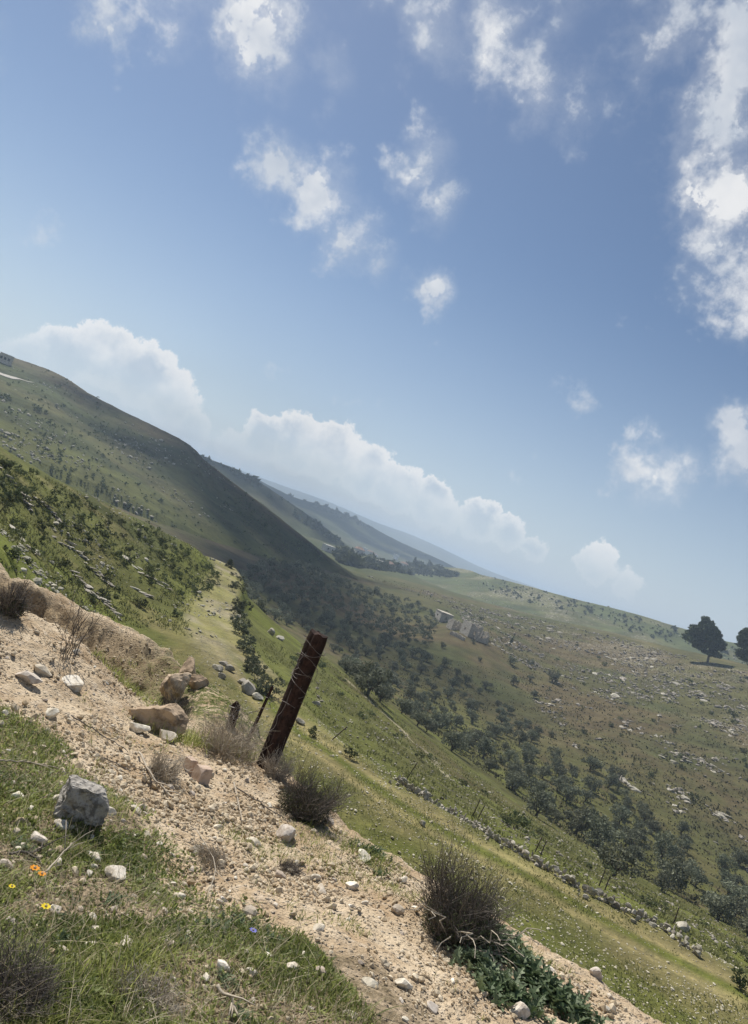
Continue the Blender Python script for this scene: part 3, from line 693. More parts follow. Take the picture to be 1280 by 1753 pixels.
for a in [(46, 1166, 44, 'pale cracked stone at the left picture edge on bare dirt', 2), (125, 1176, 46, 'pale pointed stone on bare dirt below the gully', 3), (70, 1152, 30, 'small half-buried stone touching the pale cracked stone', 0),
          (322, 1318, 22, 'pink-tan angular stone standing behind its twin on the dirt', 8), (342, 1336, 26, 'pink-tan blocky stone in front of its twin on the dirt', 9),
          (430, 1443, 32, 'grey-tan rounded stone on the dirt, left of the pale wedge stone', 5), (490, 1434, 46, 'pale wedge-shaped stone below the small dry bush', 6),
          (160, 1470, 38, 'cream rounded stone among weeds below the lichen boulder', 7), (198, 1500, 38, 'cream slab stone tilted in the weeds beside the rounded one', 3),
          (235, 1250, 40, 'flat pale stone lying under the earth-crusted boulder', 3), (282, 1268, 34, 'flat tan stone in front of the earth-crusted boulder', 1), (277, 1254, 16, 'small white stone between boulder and green grass tuft', 7),
          (355, 1274, 44, 'long white flat stone by the pale twiggy bush', 7), (88, 1226, 30, 'flat pale stone half sunk near the weed edge', 2), (380, 1655, 30, 'white stone with a dark side in the low weeds', 7),
          (545, 1592, 22, 'dark brown stone alone on the bare dirt', 5), (620, 1470, 34, 'pale broken stone beside the small green plant on the dirt', 2), (560, 1412, 26, 'pale stone under the edge of the dry bush', 6),
          (600, 1520, 24, 'pale flat stone in the middle of the dirt strip', 3), (740, 1728, 22, 'cream pointed stone at the bottom picture edge', 3), (690, 1690, 30, 'grey-white slab stone near the bottom picture edge', 2),
          (1020, 1672, 26, 'pale stone on the lip of the bank at lower right', 6), (940, 1662, 24, 'pale stone beside the thistles at lower right', 7), (885, 1735, 34, 'white broken stone below the thistles', 6),
          (500, 1660, 28, 'pale stone where weeds thin out into dirt', 2), (460, 1640, 22, 'small cream stone between weeds and dirt', 7), (105, 1415, 26, 'pale flat stone left of the lichen boulder base', 3), (185, 1395, 26, 'pale stone right of the lichen boulder base', 6),
          (62, 1440, 34, 'pale slab in dry stems at the left picture edge', 3), (230, 1390, 24, 'pale stone pair member above the weed strip', 2), (30, 1365, 24, 'cream stone at the far left among weeds', 7),
          (130, 1640, 26, 'white stone with rusty stain in the lower weeds', 7), (95, 1560, 20, 'small cream stone in the weeds near the orange flower', 3), (215, 1620, 26, 'pale stone sunk in the middle of the weeds', 2)]:
    put_rock(a[0], a[1], a[2], a[3], a[4], tall=random.uniform(.75, 1.05))
g = np.random.default_rng(21)
NEARPOLY = [(-20, 1130), (120, 1090), (260, 1240), (450, 1320), (580, 1420), (880, 1610), (1110, 1745), (-20, 1753)]
pts = ground_pts(NEARPOLY, 24000, h_near, 22, 1.5, 8.5); pts = pts[thin(pts, .13, g)][:210]; pw = ground_pts([(0, 1380), (230, 1400), (420, 1560), (560, 1740), (0, 1745)], 5000, h_near, 25, 1.5, 5.5); pts = np.concatenate([pts, pw[thin(pw, .12, g)][:75]])
SMALL = [rock_mesh('pebble_shape', t_, s, 2, 8, .7) for s, t_ in zip(range(41, 49), (.1, .4, .6, .8, .95, .7, .5, 1.0))]
ing = grass_zone(pts[:, 0], pts[:, 1])
for p, gz in zip(pts, ing):
    me = SMALL[g.integers(0, 8)]; w_ = float(np.clip(g.lognormal(-3.95, .45), .010, .045) * min(1, float(np.linalg.norm(p)) / 4.5))
    lab, grp = (('small pale stone lying loose among the weeds', 'small stones in the weeds') if gz > .5 else ('small pale stone lying loose on the bare dirt', 'small stones on the dirt'))
    o = link('stone', me, mLIME if not me.materials else None, label=lab, category='stone', group=grp)
    o.location = (p[0], p[1], p[2] + w_ * .25); o.scale = (w_, w_, w_ * g.uniform(.7, 1.1)); o.rotation_euler = (g.uniform(-.3, .3), g.uniform(-.3, .3), g.uniform(0, 6.28))
# gravel and crumbs of soil
TINY = [rock_shape(s, 1, 5, .75) for s in range(60, 70)]
pts = ground_pts(NEARPOLY[:1] + [(0, 960), (200, 1060), (330, 1170)] + NEARPOLY[2:], 190000, h_near, 23, 1.5, 10.8)
gz = grass_zone(pts[:, 0], pts[:, 1]); cl = fbm(pts[:, 0] * 2.5, pts[:, 1] * 2.5, 3, 91)
pts = pts[g.uniform(0, 1, len(pts)) < np.clip(.42 + 1.5 * cl, .04, 1) * (1 - .8 * gz)][:26000]
sz = np.clip(g.lognormal(-5.25, .62, len(pts)), .002, .026) * np.clip(np.linalg.norm(pts, axis=1) / 4.6, .6, 1.1)
link('gravel', scatter_mesh('gravel', TINY, pts, sz, 24), mat_tint('gravel_stone', (.385, .295, .185), (.63, .54, .40), .95), kind='stuff', label='loose gravel and soil crumbs on the bank')

# ------------------------------------------------------------------ weeds of the near bank
def blades(name, P, length, width, seed, mat, tint, lean=.55, label='', segs=2):
    g = np.random.default_rng(seed); n = len(P); a = g.uniform(0, 2 * math.pi, n); ln = np.abs(g.normal(0, lean, n))
    up = np.stack([np.sin(ln) * np.cos(a), np.sin(ln) * np.sin(a), np.cos(ln)], -1); side = np.stack([-np.sin(a + g.normal(0, .8, n)), np.cos(a), np.zeros(n)], -1)
    bend = np.stack([np.cos(a), np.sin(a), -.6 * np.ones(n)], -1) * g.uniform(.05, .45, n)[:, None]
    rows = []
    for k in range(segs + 1):
        t = k / segs; c = P + (up * t + bend * t * t) * length[:, None]; wd = width * (1 - t) ** .7 * (0.75 + .5 * math.sin(math.pi * min(t * 1.3, 1)))
        if k < segs: rows += [c - side * wd[:, None] * .5, c + side * wd[:, None] * .5]
        else: rows.append(c)
    V = np.stack(rows, 1); m = V.shape[1]; Fc = []
    for k in range(segs - 1): Fc += [(2 * k, 2 * k + 1, 2 * k + 3), (2 * k, 2 * k + 3, 2 * k + 2)]
    Fc.append((m - 3, m - 2, m - 1)); Fc = np.array(Fc)
    FF = (Fc[None] + (np.arange(n) * m)[:, None, None]).reshape(-1, 3)
    return link(name, mesh_np(name, V.reshape(-1, 3), FF, False, {'tint': np.repeat(tint, m)}), mat, kind='stuff', label=label)
WEEDPOLY = [(-40, 1150), (60, 1190), (150, 1330), (260, 1390), (330, 1440), (420, 1540), (520, 1600), (600, 1690), (700, 1790), (-60, 1800)]
pts = ground_pts(WEEDPOLY, 260000, h_near, 31, 1.3, 6.0)
dn = fbm(pts[:, 0] * 3.2, pts[:, 1] * 3.2, 4, 93); gz = grass_zone(pts[:, 0], pts[:, 1])
keep = g.uniform(0, 1, len(pts)) < gz * sstep(-.06, .22, dn) * .55
pg = pts[keep][:34000]; dk = dn[keep][:34000]; n = len(pg)
blades('grass', pg, np.clip(g.lognormal(-3.5, .5, n), .012, .12), g.uniform(.0025, .0055, n), 32, mGRASS, np.clip(.35 + .5 * fbm(pg[:, 0] * 2, pg[:, 1] * 2, 3, 95) + g.normal(0, .25, n), 0, 1), .6, 'short green grass and weeds on the near bank', 3)
pl = pts[g.uniform(0, 1, len(pts)) < gz * (.10 + .75 * sstep(-.1, .25, fbm(pts[:, 0] * 2.6 + 7, pts[:, 1] * 2.6, 4, 97)))][:52000]; n = len(pl)
blades('weeds', pl + np.array([0, 0, .006]), np.clip(g.lognormal(-4.1, .4, n), .009, .045), g.uniform(.006, .014, n), 33, mLEAF, np.clip(.45 + .6 * fbm(pl[:, 0] * 4, pl[:, 1] * 4, 3, 96) + g.normal(0, .3, n), 0, 1), 1.1, 'low broad-leaved weeds between the grass', 2)
ps = pts[g.uniform(0, 1, len(pts)) < np.clip(gz * (.45 - .5 * dn), 0.03, 1)][:6500]; n = len(ps)
blades('dry_grass', ps, np.clip(g.lognormal(-2.6, .5, n), .03, .26), g.uniform(.0012, .0028, n), 34, mSTRAW, g.uniform(0, 1, n), 1.0, 'bleached dry stems lying in the weeds', 3)
# thin grass scattered over the dirt strip, denser along the lip
pts2 = ground_pts([(130, 1180), (260, 1240), (330, 1250), (470, 1310), (590, 1400), (740, 1510), (900, 1620), (1110, 1750), (700, 1753), (520, 1590), (330, 1430), (160, 1330)], 60000, h_near, 35, 2.0, 8.5)
dE = poly_dist(pts2[:, 0], pts2[:, 1], EDGE)[0]
pk = pts2[g.uniform(0, 1, len(pts2)) < sstep(.12, .42, fbm(pts2[:, 0] * 2.2, pts2[:, 1] * 2.2, 3, 98) + .18 * np.exp(-(dE + .25) ** 2 / .04))][:7000]; n = len(pk)
blades('sparse_grass', pk, np.clip(g.lognormal(-3.2, .4, n), .015, .1), g.uniform(.002, .005, n), 36, mGRASS, g.uniform(.1, .9, n), .6, 'sparse grass sprouting from the bare dirt', 2)
# grass on the shaded bank below the gully and at the lip behind the boulders
pts3 = ground_pts([(150, 1120), (300, 1150), (400, 1230), (470, 1320), (380, 1290), (300, 1270), (240, 1200)], 60000, h_near, 37, 6.0, 13)
pk = pts3[g.uniform(0, 1, len(pts3)) < sstep(-.1, .4, fbm(pts3[:, 0] * 2.0, pts3[:, 1] * 2.0, 3, 99)) * .8][:9000]; n = len(pk)
blades('bank_grass', pk, np.clip(g.lognormal(-2.5, .4, n), .03, .2), g.uniform(.003, .007, n), 38, mGRASS, g.uniform(.1, 1, n), .5, 'rough grass on the bank behind the boulders', 2)
def tuft(px, py, n, ln, label, tint=(.2, 1), spread=.1, name='grass_tuft', mat=None, lean=.6, wd=(.003, .007)):
    p = spot(px, py); q = p + np.column_stack([g.normal(0, spread, n), g.normal(0, spread, n), np.zeros(n)]); q[:, 2] = h_all(q[:, 0], q[:, 1])
    o = blades(name, q, np.clip(g.lognormal(math.log(ln), .3, n), ln * .4, ln * 2), g.uniform(wd[0], wd[1], n), int(px + py), mat or mGRASS, g.uniform(tint[0], tint[1], n), lean, label, 3)
    return o
tuft(308, 1268, 420, .13, 'lush green grass tuft under the earth-crusted boulder', spread=.13)
tuft(190, 1385, 160, .07, 'green grass tuft at the foot of the lichen boulder', spread=.06)
tuft(632, 1475, 260, .08, 'small dark green plant on the dirt by the broken stone', (.1, .8), .09)
tuft(460, 1300, 160, .09, 'grass tuft at the foot of the tall rusty post', spread=.09)
tuft(245, 1660, 240, .07, 'bright green grass tuft low in the middle of the weeds', (.6, 1), .07)
# ------------------------------------------------------------------ posts and wire by the bank
def thing(name, label, cat, loc=(0, 0, 0), group=None):
    o = bpy.data.objects.new(name, None); COL.objects.link(o); o.location = loc; o['label'] = label; o['category'] = cat
    o.empty_display_size = .2
    if group: o['group'] = group
    return o
def post_between(base_px, top_px, width, depth=None, bury=.25):
    b = spot(*base_px); v = pix_dir(*top_px); t = np.array(v * (b[1] / v[1])); return b, t
def rough_post(b, t, w_, d_, seed, n=26):
    """square-hewn post with worn arrises and splits along the grain; local axes: z along the post"""
    L = np.linalg.norm(t - b); a = Acc(); m = 20; g = np.random.default_rng(seed); ang = np.arange(m) / m * 2 * math.pi
    zz = np.concatenate([np.linspace(-.3, L, n), [L + .004]]); V = []
    for k, z in enumerate(zz):
        c, s = np.cos(ang), np.sin(ang); q = 5.0; rad = (np.abs(c) ** q + np.abs(s) ** q) ** (-1 / q)
        sp = 1 - .10 * np.exp(-((ang - 1.9 - .08 * math.sin(z * 3)) / .10) ** 2) - .09 * np.exp(-((ang - 4.6 + .1 * math.sin(z * 2.3)) / .09) ** 2) - .07 * np.exp(-((ang - 3.4) / .09) ** 2)
        wear = 1 + .05 * (vnoise(ang * 2.2, np.full(m, z * 7), seed) - .5) + .03 * (vnoise(ang * 5, np.full(m, z * 25), seed + 4) - .5)
        top = 1.0 if z < L - .02 else .93
        lift = .03 * (vnoise(ang * 1.5, np.full(m, 3.0), seed + 9) - .5) if z > L - .03 else np.zeros(m)
        V.append(np.stack([w_ / 2 * rad * c * sp * wear * top, d_ / 2 * rad * s * sp * wear * top, z + lift], -1))
    V = np.array(V).reshape(-1, 3); Fc = []
    for i in range(len(zz) - 1):
        for k in range(m):
            p, q2 = i * m + k, i * m + (k + 1) % m; Fc += [(p, q2, q2 + m), (p, q2 + m, p + m)]
    for k in range(1, m - 1): Fc.append(((len(zz) - 1) * m, (len(zz) - 1) * m + k, (len(zz) - 1) * m + k + 1))
    a.add(V, Fc, np.tile(.5 + .5 * np.sin(ang * 3), len(zz))); return a, L
def orient(o, b, t, yaw=0.0):
    o.location = tuple(b); q = Vector(t - b).to_track_quat('Z', 'Y'); o.rotation_mode = 'QUATERNION'
    from mathutils import Quaternion
    o.rotation_quaternion = q @ Quaternion((0, 0, 1), yaw)
def barb(a, p, g, s=.022):
    for _ in range(4):
        d = g.normal(size=3); d /= np.linalg.norm(d); a.tube([p, p + d * s], [.0016, .0006], 3)
def wire_pts(A, B, n, sag=.05, wob=.01, g=None):
    t = np.linspace(0, 1, n)[:, None]; P = A + (B - A) * t; P[:, 2] -= sag * 4 * (t * (1 - t)).ravel()
    P += g.normal(0, wob, P.shape) * np.sin(math.pi * t); return P
g = np.random.default_rng(61)
b, t = post_between((455, 1312), (546, 1086), .19)
acc, L = rough_post(b, t, .152, .135, 5)
post = thing('fence_post', 'tall thick rusty-brown fence post leaning at the lip of the bank', 'fence post', tuple(b)); orient(post, b, t, .5)
link('shaft', acc.mesh('post_shaft', False), mPOST, post)
a = Acc()                                      # wire wound loosely round the upper half
for k, (z0, turns, r0) in enumerate([(L * .93, 1.6, .108), (L * .82, 2.2, .104), (L * .70, 1.4, .11), (L * .55, 1.0, .106)]):
    th_ = np.linspace(0, turns * 2 * math.pi, int(26 * turns)); rr_ = r0 + .018 * np.sin(th_ * 1.7 + k) + g.normal(0, .003, len(th_))
    P = np.stack([rr_ * np.cos(th_ + k), rr_ * .88 * np.sin(th_ + k), z0 - .05 * th_ / 6.28 * (1 + .4 * k) + .03 * np.sin(th_ * 1.3)], -1)
    a.tube(P, .0028, 4)
    for j in range(4, len(P), 6): barb(a, P[j], g, .026)
for k in range(5):                              # loose ends hanging off
    s = np.array([.1 * math.cos(k * 2.1), .09 * math.sin(k * 2.1), L * (.95 - .09 * k)]); e = s + np.array([.16 * math.cos(k * 2.1 + .4), .14 * math.sin(k * 2.1), -.10 - .07 * k])
    a.tube(wire_pts(s, e, 9, .04, .012, g), .0024, 3)
link('barbed_wire', a.mesh('post_wire'), mWIRE, post)
a = Acc()
for k, z in enumerate([.33, .52, .71, .86]):
    a.tube([(-.095, -.02, L * z), (-.113, -.024, L * z + .01)], [.006, .006], 6)
link('staple', a.mesh('post_staples'), mIRON, post)
# thin posts beyond it
def thin_post(bp, tp, r, label, mat=mIRON, name='fence_post', group=None, sides=6, depth=None):
    b = spot(*bp)
    v = pix_dir(*tp); t = np.array(v * (b[1] / v[1])); L = np.linalg.norm(t - b); a = Acc(); zs = np.linspace(-.3, L, 8)
    P = np.stack([.006 * np.sin(zs * 4), .006 * np.cos(zs * 3), zs], -1); a.tube(P, r * (1 - .12 * (zs / L)) * (1 + .06 * np.sin(zs * 9)), sides)
    a.tube([(0, 0, L - .02), (r * .5, 0, L + r * .6)], [r * .95, r * .4], sides)
    me = a.mesh('post_shaft'); th_ = thing(name, label, 'fence post', tuple(b), group); orient(th_, b, t, .3); link('shaft', me, mat, th_)
    c = Acc()
    for z in (.45, .8):
        ang = np.linspace(0, 6.6, 16); c.tube(np.stack([r * 1.25 * np.cos(ang), r * 1.25 * np.sin(ang), L * z + .004 * ang], -1), max(.0022, r * .13), 3)
    link('wire_tie', c.mesh('wire_tie'), mWIRE, th_); return b, t
thin_post((393, 1246), (404, 1205), .045, 'short dark stump post behind the pale twiggy bush', mPOST)
thin_post((424, 1272), (466, 1176), .017, 'thin dark stake leaning between the stump and the tall post', mPOST)
FENCE = []
for i, (bp, tp, lb) in enumerate([((569, 1266), (594, 1244), 'thin iron fence stake leaning over on the slope behind the tall post'), ((694, 1337), (714, 1305), 'thin iron stake at the upper end of the stone wall'),
    ((809, 1397), (821, 1370), 'iron fence stake, first of the upper pair at the wall'), ((817, 1404), (829, 1379), 'iron fence stake, second of the upper pair at the wall'),
    ((916, 1458), (927, 1434), 'iron fence stake, first of the middle pair at the wall'), ((925, 1464), (935, 1440), 'iron fence stake, second of the middle pair at the wall'),
    ((1025, 1517), (1035, 1491), 'iron fence stake, first of the lower pair at the wall'), ((1035, 1524), (1044, 1500), 'iron fence stake, second of the lower pair at the wall'),
    ((1152, 1581), (1162, 1553), 'single iron fence stake above the big white stone')]):
    FENCE.append(thin_post(bp, tp, .030, lb, group='iron stakes of the fence along the wall'))
for i, k in enumerate([(1, 2), (3, 4), (5, 6), (7, 8)]):
    a = Acc()
    for f_ in (.45, .8):
        A, B = [FENCE[j][0] + (FENCE[j][1] - FENCE[j][0]) * f_ for j in k]; P = wire_pts(A, B, 20, .12, .02, g); a.tube(P, .008, 3)
    w_ = a.mesh('fence_wire'); link('fence_wire', w_, mWIRE, label='slack rusty fence wire, ' + ('uppermost', 'second', 'third', 'lowest')[i] + ' stretch along the stone wall', category='wire')
a = Acc(); B0 = spot(420, 1275)
tb = b + (t - b) * .62; P = wire_pts(tb, np.array(spot(330, 1262)) + np.array([0, 0, .25]), 30, .16, .015, g); a.tube(P, .0026, 4)
for j in range(3, 30, 4): barb(a, P[j], g, .024)
P = wire_pts(b + (t - b) * .80, np.array(spot(465, 1270)) + np.array([.2, 1.2, .5]), 26, .10, .02, g); a.tube(P, .0026, 4)
for j in range(3, 26, 4): barb(a, P[j], g, .024)
link('barbed_wire', a.mesh('barbed_wire_strand'), mWIRE, label='loose barbed wire strand hanging from the tall rusty post', category='wire')

# ------------------------------------------------------------------ dry bushes and plants on the bank
def twig_bush(name, label, px, py, wpx, hpx, n, seed, mat=mTWIG, r=.0030, upright=.75, fork=2, pale=0.0, leaves=0, lop=0.0):
    p = spot(px, py); d = np.linalg.norm(p); R_, H_ = wpx * d / F / 2, hpx * d / F; g = np.random.default_rng(seed)
    root = thing(name, label, 'bush', tuple(p)); a = Acc()
    for i in range(n):
        an = g.uniform(0, 6.283); rad = math.sqrt(g.uniform(0, 1)); b0 = np.array([math.cos(an), math.sin(an), 0]) * R_ * .5 * rad + g.normal(0, R_ * .1, 3) * np.array([1, 1, 0])
        out = np.array([math.cos(an), math.sin(an), 0]) * R_ * (.25 + .75 * rad) * g.uniform(.7, 1.1); h = H_ * g.uniform(.3, 1.1) * (1 - .42 * rad * rad * (1 - upright)) * (1 + .25 * math.sin(an * 2 + seed))
        e = b0 * .3 + out * .9 + np.array([lop * R_ * h / H_, 0, h]); mdl = (b0 + e) / 2 + np.array([0, 0, h * .12]) + g.normal(0, R_ * .09, 3)
        t_ = np.linspace(0, 1, 5)[:, None]; P = (1 - t_) ** 2 * b0 + 2 * t_ * (1 - t_) * mdl + t_ * t_ * e + np.vstack([np.zeros(3), g.normal(0, R_ * .07, (4, 3))])
        tn = float(np.clip(g.uniform(0, 1) ** 1.6 * 1.4 + pale, 0, 1)); a.tube(P, r * np.linspace(1, .35, 5), 3, tn, False)
        for _ in range(fork):
            k = g.integers(1, 5); s = P[k]; dv = (P[k] - P[k - 1]); dv = dv / np.linalg.norm(dv) + g.normal(0, .6, 3); dv[2] = abs(dv[2]) + .2; l_ = H_ * g.uniform(.15, .38)
            a.tube([s, s + dv * l_ * .5 + g.normal(0, R_ * .02, 3), s + dv * l_], [r * .6, r * .5, r * .25], 3, tn, False)
    link('twigs', a.mesh('twigs'), mat, root)
    if leaves:
        c = Acc()
        for i in range(leaves):
            an = g.uniform(0, 6.283); rad = R_ * math.sqrt(g.uniform(0, 1)) * .9; q = np.array([rad * math.cos(an), rad * math.sin(an), g.uniform(.02, .8) * H_ * (1 - .4 * rad / R_)]); s = g.uniform(.006, .015)
            c.add(q + (np.array([[-.3, 0, 0], [.3, 0, 0], [0, 0, 1.6]]) @ rand_rot(g).T) * s, [(0, 1, 2)], g.uniform(0, 1))
        link('leaves', c.mesh('bush_leaves'), mSCRUB, root)
    return root, R_, H_
twig_bush('dry_bush', 'small dark dry bush at the lip right of the tall post', 514, 1398, 96, 62, 330, 71, r=.0019, upright=.4, fork=5, leaves=3000, lop=.35)
rt, R_, H_ = twig_bush('dry_bush', 'large dark dry bush of upright twigs on the dirt', 778, 1612, 128, 92, 420, 72, r=.0019, upright=.5, fork=5, leaves=5000, lop=-.3)
a = Acc()
for k in range(13):
    an = 3.6 + k * .22; s = np.array([.12 * math.cos(an), .12 * math.sin(an), .04]); e = s + np.array([.30 * math.cos(an), .30 * math.sin(an), g.uniform(-.05, .30)])
    a.tube(wire_pts(s, e, 7, -.06, .02, g), np.linspace(.0048, .0018, 7), 4, g.uniform(.3, 1))
link('dead_branches', a.mesh('dead_branches'), mTWIGPALE, rt)
twig_bush('dry_bush', 'pale twiggy bush between the boulders and the tall post', 392, 1292, 130, 58, 300, 73, mTWIGPALE, r=.0020, upright=.2, fork=3)
twig_bush('dry_bush', 'low pale dry bush at the foot of the tall post', 470, 1330, 60, 40, 160, 74, mTWIGPALE, r=.0020, upright=.3)
twig_bush('dry_bush', 'little dead grey clump on the bare dirt below the wedge stone', 490, 1490, 40, 16, 110, 75, r=.0016, upright=0, fork=4, lop=.8)
twig_bush('dry_bush', 'dead grey clump beside the fallen branch on the dirt', 278, 1328, 60, 34, 150, 76, mTWIGPALE, r=.0020, upright=.1, fork=3)
twig_bush('dry_bush', 'dark dry weed clump where dirt meets weeds in the middle', 368, 1476, 60, 16, 120, 77, mTWIGPALE, r=.0016, upright=0, fork=4, lop=-.9)
twig_bush('dry_bush', 'dark dry weed heap at the lower left picture corner', 10, 1712, 130, 60, 300, 78, r=.0013, upright=.1, fork=3)
twig_bush('dry_bush', 'pale dead stalk bunch at the bottom of the weeds', 250, 1716, 110, 26, 150, 79, mTWIGPALE, r=.0018, upright=.0, fork=3)
twig_bush('dry_bush', 'dark bush on the dirt at the left picture edge by the gully', 16, 1052, 46, 40, 220, 80, r=.0035, upright=.2, leaves=600)
twig_bush('dry_bush', 'thin bare sapling on the gully edge', 120, 1128, 70, 90, 10, 81, r=.0045, upright=1, fork=4)
twig_bush('dry_bush', 'dark dry roots hanging over the right side of the earth-crusted boulder', 292, 1236, 56, 44, 150, 83, r=.0022, upright=.1, fork=4, leaves=700)
# fallen branches and stalks
def stick(pxs, r, label, mat=mTWIGPALE, up=.02, side=3, seed=0):
    g = np.random.default_rng(seed + 900); P = np.array([spot(*q) for q in pxs]); P[:, 2] += up; P = spline(P, 18); P[:, 2] += np.abs(g.normal(0, r, 18)); a = Acc(); a.tube(P, np.linspace(r, r * .5, 18), 5)
    for k in range(side):
        i = int(g.integers(4, 16)); dv = (P[i] - P[i - 3]); dv = dv / np.linalg.norm(dv) + g.normal(0, .6, 3); dv[2] = abs(dv[2]) * .6; l_ = g.uniform(.06, .16)
        a.tube([P[i], P[i] + dv * l_ * .6, P[i] + dv * l_ + np.array([0, 0, -.01])], [r * .6, r * .45, r * .25], 4)
    link('fallen_branch', a.mesh('fallen_branch', True), mat, label=label, category='branch')
stick([(236, 1292), (255, 1330), (275, 1355), (294, 1372)], .008, 'longest fallen branch lying on the dirt by the dead clump')
stick([(398, 1345), (405, 1375), (411, 1412)], .006, 'short twig with a knob lying on the dirt', side=1, seed=1)
stick([(402, 1352), (450, 1385), (495, 1410)], .005, 'thin dark stem lying across the dirt towards the wedge stone', mTWIG, seed=2)
stick([(-10, 1308), (40, 1312), (90, 1320)], .005, 'thin dry stalk lying in the weeds at the left picture edge', seed=3)
stick([(120, 1230), (170, 1262), (215, 1290)], .005, 'thin dark stem on the dirt under the flat stones', mTWIG, seed=4)
stick([(366, 1700), (390, 1722), (402, 1750)], .007, 'pale curved stick at the bottom picture edge', seed=5)
stick([(70, 1515), (100, 1480), (120, 1460)], .004, 'pale dry stalk in the weeds beside the orange flower', up=.05, seed=6)
stick([(150, 1290), (210, 1320), (225, 1325)], .004, 'thin twig on the dirt above the lichen boulder', mTWIG, seed=7)
stick([(10, 1470), (60, 1466), (70, 1452)], .006, 'dark crooked stick at the far left among weeds', mTWIG, seed=8)
stick([(330, 1440), (360, 1500), (345, 1560)], .003, 'bleached bent stem in the middle of the weeds', up=.06, seed=9)
# thistles: rosettes of toothed leaves
def leaf_shape(n=9, teeth=.55):
    V, Fc = [], []
    for k in range(n):
        t_ = k / (n - 1); wd = .17 * math.sin(math.pi * min(.12 + t_ * .9, 1)) * (1 + teeth * (1 if k % 2 else -1)); z = .45 * t_ - .42 * t_ * t_
        V += [(t_, -wd, z + wd * .35), (t_, 0, z - .015), (t_, wd, z + wd * .35)]
    for k in range(n - 1):
        p = 3 * k; Fc += [(p, p + 3, p + 4), (p, p + 4, p + 1), (p + 1, p + 4, p + 5), (p + 1, p + 5, p + 2)]
    return np.array(V), np.array(Fc)
LV, LF = leaf_shape()
def rosette(px, py, wpx, n, label, seed, name='thistle_plant', tint=(0, .7), cat='plant'):
    g = np.random.default_rng(seed); p = spot(px, py); s0 = wpx * np.linalg.norm(p) / F / 2; root = thing(name, label, cat, tuple(p)); a = Acc(); 
    for k in range(int(n * 1.7)):
        s = s0 * g.uniform(.3, .7); el = g.uniform(.1, 1.1); V = LV * s; c, s_ = math.cos(el), math.sin(el); V = np.stack([V[:, 0] * c - V[:, 2] * s_, V[:, 1], V[:, 0] * s_ + V[:, 2] * c], -1)
        off = np.array([g.normal(0, s0 * .42), g.normal(0, s0 * .42), 0]); a.add(V @ rotz(g.uniform(0, 6.28)).T + off, LF, g.uniform(*tint))
    link('leaves', a.mesh('rosette_leaves'), mTHISTLE, root)
    c = Acc(); c.tube([(0, 0, -.02), (0, 0, s0 * .25)], [s0 * .06, s0 * .03], 5); link('stem', c.mesh('rosette_stem'), mTHISTLE, root)
for i, (px, py, wd, n, lb) in enumerate([(800, 1622, 90, 60, 'dark thistle plant directly under the large dry bush'), (845, 1600, 80, 60, 'dark green thistle plant at the right foot of the large dry bush'),
    (870, 1640, 95, 70, 'broad thistle plant right of the white-veined one'), (822, 1662, 90, 60, 'thistle plant with pale veined leaves below the bush'), (905, 1682, 100, 70, 'largest spreading thistle plant near the lip of the bank'),
    (850, 1700, 95, 60, 'thistle plant below the pale-veined one'), (950, 1712, 90, 60, 'thistle plant at the lower right end of the thistle patch'), (890, 1725, 80, 50, 'thistle plant at the bottom of the thistle patch'),
    (985, 1738, 80, 50, 'thistle plant at the bottom picture edge by the bank lip'), (640, 1465, 50, 40, 'small dark green thistle on the dirt between the two bushes'), (612, 1452, 36, 26, 'tiny thistle beside the small dark green thistle'),
    (770, 1600, 46, 26, 'small thistle at the left foot of the large dry bush'), (650, 1500, 36, 22, 'small grey-green thistle at the lip below the dark one')]):
    rosette(px, py, wd, n, lb, 500 + i, tint=(0, .55) if i != 3 else (.5, 1))
for i in range(26):
    px, py = random.uniform(0, 480), random.uniform(1420, 1740)
    if px > 300 and py < 1560: continue
    rosette(px, py, random.uniform(26, 54), random.randint(14, 30), 'low leafy green weed rosette growing among the grass', 560 + i, 'weed_plant', (.1, .9)); bpy.data.objects[-1] if False else None
for o in list(scene.objects):
    if o.name.startswith('weed_plant'): o['group'] = 'leafy weeds in the grass'
# wild flowers
mPET = {k: mat_tint('petals_' + k, c, tuple(min(1, v * 1.15) for v in c), .6, 0, trans=.3) for k, c in (('orange', (.80, .32, .02)), ('yellow', (.80, .62, .03)), ('blue', (.22, .22, .62)))}
def flower(px, py, col, label, s=.016):
    p = spot(px, py); root = thing('wild_flower', label, 'flower', tuple(p)); a = Acc(); a.tube([(0, 0, 0), (.004, .002, .03), (.002, .004, .06)], .0014, 4); link('stem', a.mesh('flower_stem'), mGRASS, root)
    c = Acc()
    for k in range(8):
        an = k * 6.283 / 8; q = rotz(an); V = np.array([[.1, 0, 0], [.6, -.28, .14], [1, 0, .12], [.6, .28, .14]]) * s @ q.T + np.array([.002, .004, .06]); c.add(V, [(0, 1, 2), (0, 2, 3)], random.random())
    link('petals', c.mesh('flower_petals'), mPET[col], root)
    d = Acc(); V, Fc = ICO[1]; d.add(V * s * .28 + np.array([.002, .004, .063]), Fc); link('flower_centre', d.mesh('flower_centre'), mSTRAW, root)
flower(48, 1512, 'orange', 'orange wild flower at the left, upper one of two', .022); flower(60, 1522, 'orange', 'orange wild flower at the left, lower one of two', .018)
flower(66, 1580, 'yellow', 'single yellow wild flower in the lower left weeds', .02); flower(423, 1617, 'blue', 'small violet-blue wild flower where the weeds thin out', .018); flower(8, 1545, 'yellow', 'yellow wild flower at the left picture edge', .014)
